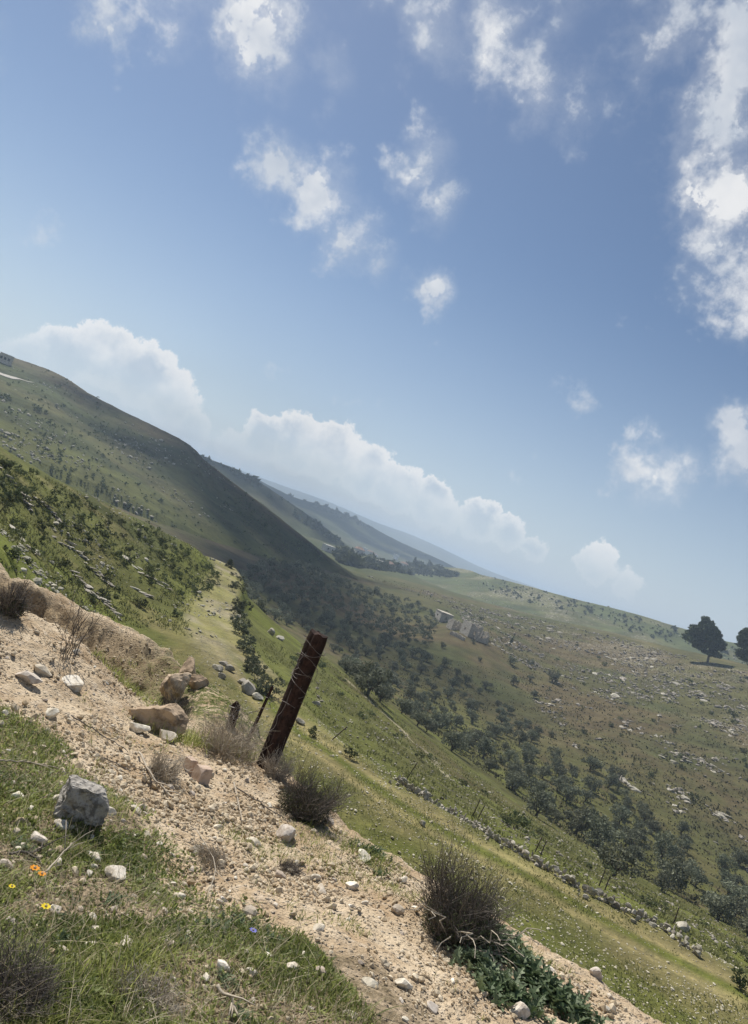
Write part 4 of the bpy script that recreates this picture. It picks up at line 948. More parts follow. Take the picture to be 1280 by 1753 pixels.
# ------------------------------------------------------------------ trees
def crown(seed, nclump, nleaf, rx, rz, z0, leaf, csize, lump=.35, flat=.0):
    """leaf-sized faces in uneven clumps through an ellipsoid; hollow gaps between the clumps"""
    g = np.random.default_rng(seed); C = []
    while len(C) < nclump:
        p = g.uniform(-1, 1, 3)
        if np.linalg.norm(p) < 1 and (np.linalg.norm(p) > .35 or g.uniform() < .3): C.append(p)
    C = np.array(C) * np.array([rx, rx, rz]) * (1 + lump * g.normal(0, .35, (nclump, 1))); C[:, 2] = C[:, 2] + z0
    k = g.integers(0, nclump, nleaf); rad = csize * g.uniform(.6, 1.3, nclump)[k]
    d = g.normal(size=(nleaf, 3)); d /= np.linalg.norm(d, axis=1)[:, None]; P = C[k] + d * (rad * g.uniform(.2, 1, nleaf) ** .5)[:, None] * np.array([1, 1, .75])
    P[:, 2] = np.maximum(P[:, 2], .12 * z0)
    a = g.normal(size=(nleaf, 3)); a /= np.linalg.norm(a, axis=1)[:, None]; b = np.cross(a, g.normal(size=(nleaf, 3))); b /= np.linalg.norm(b, axis=1)[:, None] + 1e-9
    L = leaf * g.uniform(.6, 1.4, nleaf)[:, None]; V = np.stack([P - a * L, P + b * L * .42, P + a * L, P - b * L * .42], 1).reshape(-1, 3)
    i = np.arange(nleaf)[:, None] * 4; Fc = np.concatenate([i + np.array([[0, 1, 2]]), i + np.array([[0, 2, 3]])])
    t_ = np.clip(.5 + .22 * g.normal(size=nclump)[k] + .2 * g.normal(size=nleaf), 0, 1); return V, Fc, np.repeat(t_, 4)
def crown_mesh(name, *a, **k):
    V, Fc, t_ = crown(*a, **k); return mesh_np(name, V, Fc, False, {'tint': t_})
def trunk_mesh(seed, h, r, limbs, spread, top):
    g = np.random.default_rng(seed); a = Acc(); P = np.array([[0, 0, -.3], [g.normal(0, .03), g.normal(0, .03), h * .4], [g.normal(0, .1), g.normal(0, .1), h]]); a.tube(spline(P, 7), np.linspace(r * 1.25, r * .8, 7), 7)
    for k in range(limbs):
        an = k * 6.283 / limbs + g.uniform(-.4, .4); e = np.array([math.cos(an) * spread, math.sin(an) * spread, top * g.uniform(.8, 1.1)]); m = (P[2] + e) / 2 + np.array([0, 0, -.1 * top]) + g.normal(0, .08, 3)
        a.tube(spline([P[2] - np.array([0, 0, .1]), m, e], 6), np.linspace(r * .6, r * .15, 6), 5)
    return a.mesh('trunk_shape', True)
OL_C = [crown_mesh('olive_crown', 700 + s, 22 + 3 * (s % 3), 1300, 1.7 - .12 * (s % 2), 1.0 + .12 * (s % 3), 1.62, .16, .60, .5) for s in range(9)]
OL_T = [trunk_mesh(720 + s, .6, .16, 5, .95, 1.8) for s in range(4)]
SC_C = [crown_mesh('scrub_crown', 740 + s, 9, 360, .62, .42, .42, .085, .27) for s in range(6)]
for me in OL_C: me.materials.append(mOLIVE)
for me in OL_T: me.materials.append(mBARK)
for me in SC_C: me.materials.append(mSCRUB)
SC_T = trunk_mesh(760, .12, .03, 4, .3, .4); SC_T.materials.append(mBARK)
def olive(p, s, label, group, g, name='olive_tree', cat='tree', ci=None):
    root = thing(name, label, cat, (p[0], p[1], p[2]), group); root.scale = (s, s, s * g.uniform(.88, 1.12)); root.rotation_euler = (0, 0, g.uniform(0, 6.28))
    link('crown', OL_C[g.integers(0, len(OL_C)) if ci is None else ci], None, root); link('trunk', OL_T[g.integers(0, len(OL_T))], None, root); return root
def scrub(p, s, label, group, g, name='shrub', sq=1.0):
    root = thing(name, label, 'shrub', (p[0], p[1], p[2]), group); root.scale = (s, s * g.uniform(.8, 1.2), s * g.uniform(.75, 1.15) * sq); root.rotation_euler = (0, 0, g.uniform(0, 6.28))
    link('foliage', SC_C[g.integers(0, len(SC_C))], None, root); link('stem', SC_T, None, root); return root
g = np.random.default_rng(81); TAKEN = []
def plant_zone(poly, spacing, cap, r0, r1, size, label, group, seed, n=6000, kind=olive, **kw):
    P = ground_pts(poly, n, h_mid, seed, r0, r1)
    if not len(P): print('empty zone', label); return []
    # rows of an old orchard are loose: keep a minimum distance only
    idx = thin(P, spacing, g); P = P[idx]
    if TAKEN:
        T = np.array(TAKEN); P = np.array([p for p in P if ((T - p[:2]) ** 2).sum(1).min() > (spacing * .8) ** 2])
    P = P[:cap]; TAKEN.extend([p[:2] for p in P]); print(label, len(P))
    return [kind(p, size * float(np.clip(g.lognormal(0, .27), .5, 1.5)), label, group, g, **kw) for p in P]
# trees that stand out on their own
for px, py, s, lb in [(1020, 1452, 1.25, 'big olive tree, largest crown of the lower grove nearest the wall'), (985, 1428, 1.1, 'olive tree touching the largest crown on its upper side'), (917, 1398, .95, 'olive tree at the near end of the middle strip, alone on grass'),
                      (1050, 1500, .85, 'lone round olive tree closest to the fence stakes'), (875, 1352, .75, 'small olive tree on open grass above the upper stake pair'), (945, 1168, 1.25, 'dark round tree alone on the stony slope below the pine'),
                      (855, 1228, .95, 'dark olive tree alone on the brown slope'), (772, 1285, 1.0, 'dark olive tree at the near edge of the middle strip with clear shadow'), (628, 1190, 1.2, 'dense olive tree at the near tip of the dark grove'),
                      (830, 1178, .9, 'olive tree alone on the meadow below the ruins'), (878, 1172, .8, 'olive tree beside the meadow right of the one below the ruins'), (760, 1140, .9, 'single olive tree standing off the dark grove'),
                      (1130, 1470, 1.1, 'tall olive tree in the middle of the lower right grove'), (1262, 1560, 1.2, 'olive tree at the right picture edge, lowest of the grove'), (1140, 1520, 1.1, 'olive tree at the lower rim of the right grove')]:
    p = spot(px, py, h_mid, 15); TAKEN.append(p[:2]); olive(p, s, lb, None, g)
print('dist', [round(float(np.hypot(*t_)), 1) for t_ in TAKEN])
Z3 = [(1040, 1350), (1120, 1375), (1210, 1420), (1330, 1480), (1330, 1640), (1225, 1580), (1130, 1525), (1075, 1470)]
Z2 = [(560, 1095), (650, 1100), (710, 1112), (780, 1155), (870, 1215), (970, 1275), (1050, 1325), (1080, 1390), (1050, 1440), (960, 1420), (870, 1350), (800, 1300), (700, 1235), (610, 1185)]
Z1 = [(398, 985), (470, 968), (560, 972), (640, 1000), (700, 1020), (748, 1062), (725, 1110), (690, 1150), (650, 1180), (610, 1180), (560, 1112), (500, 1075), (440, 1055), (408, 1035)]
plant_zone(Z3, 4.6, 40, 40, 140, .74, 'olive tree in the loose grove at the lower right', 'olive trees of the lower right grove', 82)
plant_zone(Z2, 3.9, 170, 60, 240, .66, 'olive tree in the strip of grove along the valley floor', 'olive trees of the middle strip', 83, 9000)
plant_zone(Z1, 4.8, 85, 90, 225, .78, 'olive tree in the dark dense grove beyond the track', 'olive trees of the dark grove', 84, 9000)
plant_zone([(700, 1120), (800, 1090), (900, 1120), (930, 1190), (860, 1250), (770, 1190)], 11, 14, 120, 330, .62, 'small tree scattered on the meadow below the ruins', 'small trees below the ruins', 85)
P = ground_pts(Z1, 14000, h_mid, 184, 190, 345); P = P[thin(P, 4.9, g)]; T = np.array(TAKEN); P = np.array([p for p in P if ((T - p[:2]) ** 2).sum(1).min() > 14])[:240]; print('far grove', len(P))
link('olive_grove', scatter_mesh('olive_grove', [crown(880 + i, 14, 330, 1.6, 1.05, 1.5, .26, .6, .4)[:2] for i in range(6)], P, np.clip(g.lognormal(-.1, .22, len(P)), .55, 1.35), 185, None, None, True), mOLIVE, kind='stuff', label='far mass of olive trees filling the dark grove')
# hedge of dark shrubs on the outer edge of the track
HC = [crown_mesh('hedge_crown', 780 + s, 10, 420, .62, .5, .5, .085, .28) for s in range(5)]
for me in HC: me.materials.append(mHEDGE)
for i, (px, py) in enumerate([(396, 985), (398, 1000), (400, 1015), (402, 1030), (404, 1045), (407, 1060), (410, 1075), (413, 1090), (417, 1105), (421, 1120), (426, 1135), (431, 1150), (438, 1165), (446, 1180), (404, 1070), (412, 1110), (424, 1150), (399, 1048), (394, 975), (392, 968), (408, 990), (412, 1018), (416, 1046), (420, 1075), (428, 1100), (434, 1122), (440, 1146), (452, 1170), (405, 1006), (418, 1090), (430, 1140), (462, 1196)]):
    p = spot(px + random.uniform(-4, 4), py + random.uniform(-5, 5), h_mid, 15); hs_ = scrub(p, g.uniform(.5, .95), 'dark shrub in the hedge along the outer edge of the track', 'hedge shrubs along the track', g, 'hedge_shrub'); hs_.children[0].data = HC[i % len(HC)]
# scrub on the slope above the track
for px, py, s in [(103, 972, 1.3), (72, 905, 1.2), (100, 905, 1.0), (180, 995, .9), (160, 1032, 1.1), (120, 930, .9), (30, 905, 1.1), (60, 950, .9), (200, 1010, .8), (150, 955, .9), (20, 860, 1.2), (8, 800, 1.3), (58, 868, 1.0)]:
    p = spot(px, py, h_mid, 15); scrub(p, s * .6, 'round green shrub on the open grass slope above the track', 'shrubs on the grass above the track', g)
plant_zone([(0, 790), (120, 850), (220, 895), (330, 945), (372, 985), (365, 1020), (300, 1025), (230, 985), (150, 930), (60, 880), (0, 850)], 1.5, 105, 35, 95, .48, 'dark shrub in the scrub thicket on the slope above the track', 'shrubs of the thicket above the track', 86, 5000, scrub)
plant_zone([(0, 860), (150, 940), (330, 1030), (300, 1060), (170, 1040), (0, 960)], 2.6, 40, 26, 60, .55, 'small shrub dotted on the bright grass above the track', 'small shrubs on bright grass', 87, 3000, scrub)
plant_zone([(700, 1010), (900, 1070), (1100, 1120), (1280, 1170), (1280, 1420), (1100, 1330), (900, 1200), (760, 1080)], 8, 70, 110, 460, 1.2, 'low dark shrub dotted over the stony hillside opposite', 'shrubs on the stony hillside', 88, 7000, scrub)
plant_zone([(480, 1120), (600, 1220), (720, 1310), (880, 1420), (1050, 1520), (1280, 1650), (1280, 1620), (1100, 1535), (900, 1410), (700, 1270), (560, 1140)], 4.0, 26, 38, 110, .7, 'low shrub on the grass slope below the wall', 'shrubs on the slope below the wall', 89, 4000, scrub, sq=.7)
for px, py, s, lb in [(597, 1296, .6, 'dark green shrub on the track edge behind the post'), (536, 1262, .5, 'shrub at the stones on the track edge by the post'), (880, 1420, 1.2, 'bare grey shrub beyond the wall by the upper stakes'), (1265, 1690, .8, 'dark green shrub at the right picture edge below the wall'), (1255, 1228, 2.0, 'dark round shrub at the right picture edge on the stony slope')]:
    scrub(spot(px, py, h_mid, 15), s, lb, None, g)

P = ground_pts([(0, 785), (120, 846), (220, 892), (330, 943), (375, 985), (370, 1025), (300, 1030), (230, 990), (150, 935), (60, 885), (0, 855)], 5000, h_mid, 861, 30, 95); P = P[thin(P, .75, g)][:170]
o = link('undergrowth', scatter_mesh('undergrowth', [crown(870 + i, 5, 90, .5, .34, .33, .09, .22)[:2] for i in range(5)], P, np.clip(g.lognormal(-.25, .35, len(P)), .35, 1.3), 862, None, None, True), mSCRUB, kind='stuff', label='low tangled scrub filling the thicket above the track')
# pines, cypress
def pine(px, py, s, seed, label, lobes):
    p = spot(px, py, h_mid, 40); root = thing('pine_tree', label, 'tree', tuple(p)); Vs, Fs, Ts, n = [], [], [], 0
    lobes = [(x - .30 * z, y, z * .90 - .8, r, rz_) for x, y, z, r, rz_ in lobes]
    for i, (x, y, z, r, rz_) in enumerate(lobes):
        V, Fc, t_ = crown(seed + i, 18, 2000, r * .95, rz_ * .95, 0, .50, r * .48, .2); V = V + np.array([x, y, z]); Vs.append(V); Fs.append(Fc + n); Ts.append(t_); n += len(V)
    link('crown', mesh_np('pine_crown', np.concatenate(Vs) * s, np.concatenate(Fs), False, {'tint': np.concatenate(Ts)}), mPINE, root)
    a = Acc(); a.tube(spline([(0, 0, -.5), (-.6, 0, 3), (-2.2, .1, 8), (-3.6, 0, 12)], 9) * s, np.linspace(.42, .12, 9) * s, 8)
    for x, y, z, r, rz_ in lobes[1:]: a.tube(np.array([(-.28 * max(2.5, z - 2.5), 0, max(2.5, z - 2.5)), (x * .6 - .1 * z, y * .5, z - 1), (x, y, z)]) * s, np.array([.2, .14, .06]) * s, 5)
    link('trunk', a.mesh('pine_trunk', True), mBARK, root); return p
print(pine(1211, 1134, 1.28, 800, 'large dark pine tree standing on the ridge at the right', [(0, 0, 8.5, 3.6, 4.2), (-.6, 0, 13, 2.4, 2.2), (2.2, .3, 11.2, 2.3, 2.3), (-4.8, .3, 7.0, 2.6, 2.4), (-2.6, -.5, 9.8, 2.4, 2.2), (2.6, -.4, 6.6, 2.4, 2.8), (-2.4, .4, 4.6, 2.0, 1.8), (1.0, 0, 3.9, 2.6, 2.0), (2.3, 0, 4.2, 1.8, 1.6), (-1.2, 0, 6.2, 3.0, 2.6), (1.4, -.6, 8.8, 2.8, 2.6), (-3.4, -.4, 5.6, 2.0, 1.8), (0, .5, 11, 2.8, 2.2), (-3.0, 0, 9.5, 3.0, 2.6), (-5.2, .2, 6.0, 2.6, 2.4), (3.4, .2, 9.0, 2.2, 2.2)]))
pine(1286, 1158, 1.35, 820, 'pine tree cut by the right picture edge', [(0, 0, 8.5, 3.2, 3.4), (-.8, 0, 12, 2.2, 2.0), (-2.0, 0, 10, 2.0, 2.0), (-1.6, 0, 5, 2.4, 2.6), (1.5, 0, 5, 2.4, 2.4)])
p = spot(871, 1106, h_mid, 60); sc_ = np.linalg.norm(p) / F
root = thing('cypress_tree', 'slender dark cypress right of the ruins', 'tree', tuple(p)); V, Fc, t_ = crown(840, 30, 900, .62, 2.3, 2.9, .2, .42, .1)
tw = 1 - .65 * np.clip((V[:, 2] - 1.2) / 4.2, 0, 1); V[:, :2] *= tw[:, None]; link('crown', mesh_np('cypress_crown', V * (22 * sc_ / 5.2), Fc, False, {'tint': t_}), mPINE, root)
a = Acc(); a.tube([(0, 0, -.3), (0, 0, 2)], [.12, .08], 6); link('trunk', a.mesh('cypress_trunk'), mBARK, root); root.rotation_euler = (0, math.radians(6), 0)

# ------------------------------------------------------------------ dry stone wall along the terrace
g = np.random.default_rng(91)
WP = np.array([spot(px, py, h_mid, 12) for px, py in WALL_PX]); WS = spline(WP, 400)
seg = np.concatenate([[0], np.cumsum(np.hypot(*np.diff(WS[:, :2], axis=0).T))]); LW = seg[-1]; print('wall length', LW)
wall = thing('dry_stone_wall', 'low tumbled dry stone wall between the track and the olive grove', 'wall', tuple(WP[4]))
WST = [rock_mesh('wall_stone', t_, s, 2, 8, .75) for s, t_ in zip(range(95, 103), (.3, .5, .7, .9, .6, .4, .8, 1.0))]
for me in WST: me.materials.append(mLIMEFAR)
step = LW / 100.0; cnt = 0
for course in range(3):
    for k in range(100):
        s = (k + .5 * (course % 2) + g.uniform(-.2, .2)) * step; s = min(max(s, 0), LW - .01); x, y = np.interp(s, seg, WS[:, 0]), np.interp(s, seg, WS[:, 1])
        x2, y2 = np.interp(s + .3, seg, WS[:, 0]), np.interp(s + .3, seg, WS[:, 1]); yaw = math.atan2(y2 - y, x2 - x); nx, ny = -math.sin(yaw), math.cos(yaw)
        if course == 2 and g.uniform() < .35: off, zc = g.choice([-1, 1]) * g.uniform(.4, .9), .06
        else: off, zc = g.normal(0, .16), .03 + .11 * course
        x, y = x + nx * off, y + ny * off; z = float(h_mid(np.array([x]), np.array([y]))[0]) + zc
        o = link('stone', WST[g.integers(0, 8)], None, wall); o.location = (x - WP[4][0], y - WP[4][1], z - WP[4][2]); r_ = step * .44 * float(np.clip(g.lognormal(.2, .4), .5, 2.0))
        o.scale = (r_, r_ * g.uniform(.75, 1), .14 * g.uniform(.7, 1.4)); o.rotation_euler = (g.normal(0, .12), g.normal(0, .12), yaw + g.normal(0, .35)); cnt += 1
# boulders around the track and the slope
FARROCK = [rock_mesh('outcrop_shape', t_, s, 2, 8, .6, .08) for s, t_ in zip(range(111, 119), (.3, .5, .7, .9, .6, .4, .8, 1.0))]
for me in FARROCK: me.materials.append(mLIMEFAR)
for px, py, wd, lb in [(426, 1186, 34, 'big pale boulder on the track edge left of the tall post'), (440, 1196, 22, 'smaller boulder behind the big pale one at the track edge'), (372, 1146, 22, 'pale block in the rubble at the bend of the track'), (382, 1138, 18, 'second pale block in the rubble at the track bend'),
                       (392, 1148, 20, 'third pale block in the rubble at the track bend'), (378, 1160, 16, 'small pale block below the rubble at the track bend'), (412, 1170, 18, 'pale block between the rubble and the big boulder'), (462, 1085, 20, 'pale rock on bare soil below the hedge'), (478, 1094, 16, 'flat pale rock beside the one on bare soil'),
                       (540, 1206, 16, 'white rock on the grass slope just right of the post'), (690, 1338, 14, 'white stone at the upper end of the wall'), (1164, 1590, 26, 'big white stone at the lower end of the fence'), (722, 1412, 14, 'white stone lying on the grassy track'), (512, 1238, 18, 'reddish stone at the track edge behind the post')]:
    put_rock(px, py, wd, lb, FARROCK[random.randrange(8)], None, tall=1.1, which=h_mid, cat='rock', name='rock')
# ledges of bare limestone above the track: bands of flat slabs
for i, ln in enumerate([[(120, 930), (150, 968), (190, 1000)], [(122, 978), (150, 1012), (180, 1030)], [(150, 1000), (185, 1040), (205, 1058)], [(20, 900), (48, 935), (62, 950)], [(92, 920), (120, 938)], [(215, 955), (250, 985), (290, 1010)], [(60, 850), (110, 900)], [(0, 800), (40, 850), (50, 870)], [(230, 1010), (255, 1022)]]):
    q = np.array(ln, float); m = max(3, int(np.hypot(*(q[-1] - q[0])) / 9))
    e0, e1 = spot(*ln[0], h_mid, 15), spot(*ln[-1], h_mid, 15); lyaw = math.atan2(e1[1] - e0[1], e1[0] - e0[0]); m = int(m * 1.5)
    for k in range(m):
        t_ = k / (m - 1); px, py = np.interp(t_, np.linspace(0, 1, len(q)), q[:, 0]) + g.normal(0, 1.5), np.interp(t_, np.linspace(0, 1, len(q)), q[:, 1]) + g.normal(0, 1.5)
        p = spot(px, py, h_mid, 15)
        if p is None: continue
        o = link('limestone_slab', FARROCK[g.integers(0, 8)], None, label='flat bare limestone slab in the ledges above the track', category='rock', group='limestone ledges above the track')
        r_ = g.uniform(.14, .34); o.location = (p[0], p[1], p[2] + .02); o.scale = (r_ * 1.7, r_ * .8, r_ * .4); o.rotation_euler = (g.normal(0, .1), g.normal(0, .1), lyaw + g.normal(0, .2))
# outcrops over the hillside opposite: the largest singly, the rest as one mass
OPP = [(620, 985), (700, 1000), (820, 1040), (930, 1062), (1040, 1088), (1150, 1118), (1280, 1152), (1330, 1180), (1330, 1530), (1200, 1430), (1080, 1350), (960, 1260), (890, 1170), (850, 1110), (760, 1035), (690, 1010)]
P = ground_pts(OPP, 90000, h_mid, 92, 90, 620)
cl = fbm(P[:, 0] / 14, P[:, 1] / 14, 4, 121) + .5 * fbm(P[:, 0] / 5, P[:, 1] / 5, 2, 123)
w_ = sstep(-.05, .55, cl * 1.2 + .22 * sstep(-28, -12, P[:, 2]) - .06) * .6; P = P[g.uniform(0, 1, len(P)) < w_][:17000]
sz = np.clip(g.lognormal(-.95, .55, len(P)), .15, 1.7); order = np.argsort(-sz / np.linalg.norm(P, axis=1)); big = order[:260]; rest = order[260:]
for i in big:
    o = link('rock_outcrop', FARROCK[g.integers(0, 8)], None, label='pale limestone outcrop on the stony hillside opposite', category='rock', group='outcrops on the hillside opposite'); r_ = float(sz[i])
    o.location = (P[i, 0], P[i, 1], P[i, 2] - .06 * r_); o.scale = (r_ * 1.25, r_ * .85, r_ * .55); o.rotation_euler = (g.normal(0, .15), g.normal(0, .15), g.uniform(0, 3.14))
FARV = [rock_shape(s, 1, 5, .5) for s in range(130, 136)]
o = link('rubble', scatter_mesh('rubble', FARV, P[rest], sz[rest] * .8, 93), mLIMEFAR, kind='stuff', label='scattered limestone rubble over the stony hillside')
# pale stones strewn over the track and the slopes beside it
S1 = [(150, 1060), (330, 1120), (400, 960), (440, 1150), (600, 1270), (760, 1380), (1000, 1500), (1330, 1680), (1330, 1800), (1100, 1760), (560, 1400), (440, 1310), (300, 1150)]
P = ground_pts(S1, 70000, h_mid, 94, 16, 95); d = poly_dist(P[:, 0], P[:, 1], TRK)[0]
P = P[g.uniform(0, 1, len(P)) < np.clip(.25 + .9 * fbm(P[:, 0] / 2.5, P[:, 1] / 2.5, 3, 125) + .35 * (np.abs(d) > 1.6), .03, .9)][:7500]
link('track_stones', scatter_mesh('track_stones', FARV, P, np.clip(g.lognormal(-3.8, .45, len(P)), .012, .09), 95), mat_tint('track_stone', (.36, .32, .22), (.62, .57, .45), .95), kind='stuff', label='small pale stones strewn over the grassy track')
P = ground_pts([(0, 770), (390, 965), (420, 1100), (170, 1060), (0, 970)], 12000, h_mid, 96, 26, 95)
P = P[sstep(-.1, .4, fbm(P[:, 0] / 3, P[:, 1] / 3, 3, 127)) > g.uniform(0, 1, len(P))][:1000]
link('slope_stones', scatter_mesh('slope_stones', FARV, P, np.clip(g.lognormal(-2.7, .5, len(P)), .03, .22), 97), mLIMEFAR, kind='stuff', label='broken stones on the slope above the track')
P = ground_pts([(480, 1120), (700, 1260), (1280, 1600), (1280, 1690), (680, 1340), (560, 1240)], 14000, h_mid, 98, 36, 110)[:2200]
link('slope_stones', scatter_mesh('slope_stones_low', FARV, P, np.clip(g.lognormal(-3.0, .5, len(P)), .03, .2), 99), mLIMEFAR, kind='stuff', label='small stones on the grass slope below the wall')
# turf: tufts of short grass that roughen the terrace and slopes
def tufts(poly, n, cap, seed, r0, r1, ln, wd, label, mat=mTURF, tint=(.1, .9)):
    P = ground_pts(poly, n, h_mid, seed, r0, r1); k = sstep(-.35, .3, fbm(P[:, 0] / 1.8, P[:, 1] / 1.8, 3, seed)) > g.uniform(0, 1, len(P)); dd, ss, _ = poly_dist(P[:, 0], P[:, 1], TRK); k &= ~((np.abs(dd) < 2.4 * track_w(ss)) & (ss > 30) & (ss < 86)); P = P[k][:cap]; n = len(P)
    t_ = np.clip(g.uniform(*tint, n) + .3 * fbm(P[:, 0] / 4, P[:, 1] / 4, 2, seed + 1), 0, 1); blades('turf', P, np.clip(g.lognormal(math.log(ln), .4, n), ln * .4, ln * 2.2), np.full(n, wd) * g.uniform(.6, 1.4, n), seed, mat, t_, .6, label, 2)
tufts(S1, 120000, 42000, 151, 16, 60, .07, .035, 'short spring grass on the track and terrace', tint=(.2, .9))
tufts([(0, 780), (390, 965), (420, 1110), (170, 1060), (0, 970)], 40000, 14000, 152, 26, 90, .16, .08, 'grass on the slope above the track')
tufts([(440, 1090), (560, 1130), (900, 1390), (1280, 1600), (1280, 1690), (680, 1340), (560, 1240), (470, 1170)], 60000, 20000, 153, 34, 115, .15, .08, 'grass on the slope below the wall')
mDULL = mat_tint('scrub_tussock', (.045, .050, .026), (.15, .135, .070), .9, 0, trans=.15)
tufts(OPP, 70000, 34000, 154, 90, 620, .36, .38, 'dull tussocks and low scrub on the stony hillside', mDULL)
tufts([(700, 1110), (900, 1160), (1280, 1420), (1280, 1600), (1000, 1450), (720, 1240), (600, 1150)], 60000, 22000, 155, 60, 270, .28, .26, 'dull grass and weeds on the orchard floor', mDULL)
# ------------------------------------------------------------------ ruins on the far slope
def wall_box(a, lo, hi, holes=(), th=.45): a.box(lo, hi)
def ruin(px, py, w_, d_, h_, yaw, label, broken=.6, win=True, seed=0, name='ruined_house', roof=False):
    """four thick masonry walls with ragged tops; openings cut through the front and the left end wall"""
    p = spot(px, py, h_mid, 60); root = thing(name, label, 'ruin', tuple(p)); root.rotation_euler = (0, 0, yaw); g = np.random.default_rng(seed); T = .5
    def run(x0, y0, x1, y1, op, nm):
        a = Acc(); L = math.hypot(x1 - x0, y1 - y0); ux, uy = (x1 - x0) / L, (y1 - y0) / L; rot = np.array([[ux, -uy, 0], [uy, ux, 0], [0, 0, 1]]); n = max(4, int(L / .55)); xs = np.linspace(0, L, n + 1)
        for i in range(n):
            top = h_ * (1 - broken * max(0, g.normal(.28, .30))); lo_, hi_ = xs[i], xs[i + 1] + .002 * (i % 2); mid = (lo_ + hi_) / 2; dz = .004 * (i % 3)
            if op and abs(mid - op[0] * L) < op[1] / 2:
                a.box((lo_, 0, -.8), (hi_, T - dz, op[2]))
                if top > op[3]: a.box((lo_, 0, op[3]), (hi_, T - dz, top))
            else: a.box((lo_, dz, -.8), (hi_, T - dz, top))
        V = np.concatenate(a.V) @ rot.T + np.array([x0, y0, 0]); link(nm, mesh_np('ruin_wall', V, np.concatenate(a.F), False, {'tint': np.concatenate(a.A) * 0 + g.uniform(.2, .9)}), mMASON, root)
    X0, X1, Y0, Y1 = -w_ / 2, w_ / 2, -d_ / 2, d_ / 2
    run(X0, Y0, X1, Y0, (.45, 1.0, 1.2, 2.3) if win else None, 'wall'); run(X1 - T * .02, Y0 + T, X1 - T * .02, Y1 - T, None, 'wall'); run(X1, Y1, X0, Y1, None, 'wall'); run(X0, Y1, X0, Y0 + T, (.5, .9, 1.3, 2.2) if win else None, 'wall')
    if roof:
        a = Acc(); a.box((X0 - .1, Y0 - .1, h_ * .98), (X1 + .1, Y1 + .1, h_ * .98 + .3)); link('roof', a.mesh('flat_roof'), mMASON, root)
    return p
p = ruin(757, 1063, 5.6, 6.0, 3.4, .32, 'small square stone ruin at the far end of the ruined row', .25, True, 3, roof=True)
ruin(783, 1077, 6.8, 4.6, 2.8, .28, 'low dark stone ruin in the middle of the ruined row', .9, False, 4)
ruin(803, 1088, 4.6, 6.5, 4.6, .34, 'tallest stone ruin with a bright gable wall and small window', .35, True, 5)
ruin(820, 1096, 4.4, 4.6, 3.6, .3, 'broken stone ruin at the near end of the ruined row', .8, True, 6)
a = Acc(); g = np.random.default_rng(7)
A, B = spot(772, 1086, h_mid, 60), spot(792, 1096, h_mid, 60)
for i in range(12):
    q = A + (B - A) * i / 11; q[2] = float(h_mid(q[:1], q[1:2])[0]); a.box((-.5, -.3, -.5), (.5, .3, g.uniform(.7, 1.3)), rot=rotz(-.4 + g.normal(0, .05)), at=q)
link('garden_wall', a.mesh('garden_wall'), mMASON, label='low broken garden wall in front of the ruins', category='wall')

# ------------------------------------------------------------------ on and beyond the left hill
from mathutils.bvhtree import BVHTree
def bvh_of(name):
    o = bpy.data.objects[name]; me = o.data; return BVHTree.FromPolygons([v.co[:] for v in me.vertices], [tuple(p.vertices) for p in me.polygons])
BV = {n: bvh_of(n) for n in ('left_hill', 'right_hill', 'far_hill', 'far_hill.001', 'valley_terrain')}
def hit(px, py, names=('left_hill',), drop=0.0):
    v = Vector(pix_dir(px, py)); best = None
    for n in names:
        h, nn, i, d = BV[n].ray_cast(Vector((0, 0, 0)), v)
        if h is not None and (best is None or d < best[1]): best = (h, d)
    return None if best is None else np.array(best[0])
# chalk road cut into the hill
C = [hit(*q) for q in [(-70, 628), (-30, 634), (0, 641), (25, 649), (50, 655), (72, 659), (88, 662)]]; C = spline([c for c in C if c is not None], 24)
V, nrm = [], []
for i, c in enumerate(C):
    wd = 5.0 * (1 if i < 17 else max(.35, 1 - (i - 17) / 9)); V += [c + np.array([0, -wd, .1]), c + np.array([0, wd, 1.6])]
for v in V:
    h, nn, i, d = BV['left_hill'].ray_cast(Vector((v[0], v[1], 200)), Vector((0, 0, -1)))
    if h is not None: v[2] = h[2] + .35
Fc = np.array([(2 * i, 2 * i + 1, 2 * i + 3, 2 * i + 2) for i in range(len(C) - 1)])[:, ::-1]
link('road', mesh_np('road', np.array(V), Fc, True, {'tint': np.full(len(V), .5)}), mASPH, kind='structure', label='pale road cut across the left hill near its top')
def house(p, w_, d_, h_, yaw, label, mat=mPLASTER, roof='flat', group=None, wins=2, name='house'):
    root = thing(name, label, 'building', tuple(p), group); root.rotation_euler = (0, 0, yaw); a = Acc(); a.box((-w_ / 2, -d_ / 2, -2), (w_ / 2, d_ / 2, h_)); link('wall', a.mesh('house_wall'), mat, root)
    a = Acc()
    if roof == 'flat': a.box((-w_ / 2 - .2, -d_ / 2 - .2, h_ + .002), (w_ / 2 + .2, d_ / 2 + .2, h_ + .5))
    else:
        hw, hd = w_ / 2 + .4, d_ / 2 + .4; a.add([(-hw, -hd, h_ + .002), (hw, -hd, h_ + .002), (hw, hd, h_ + .002), (-hw, hd, h_ + .002), (-hw * .5, 0, h_ + d_ * .28), (hw * .5, 0, h_ + d_ * .28)], [(0, 1, 5), (0, 5, 4), (1, 2, 5), (2, 3, 4), (2, 4, 5), (3, 0, 4), (0, 3, 2), (0, 2, 1)])
    link('roof', a.mesh('house_roof'), mat if roof == 'flat' else mTILE, root)
    wm = Acc(); wm.box((-.6, -.06, -.7), (.6, .05, .7)); wm = wm.mesh('window_shape'); wm.materials.append(mDARK)
    for k in range(wins):
        o = link('window', wm, None, root); o.location = ((k + .5) / wins * w_ - w_ / 2, -d_ / 2 - .02, h_ * .55)
    return root
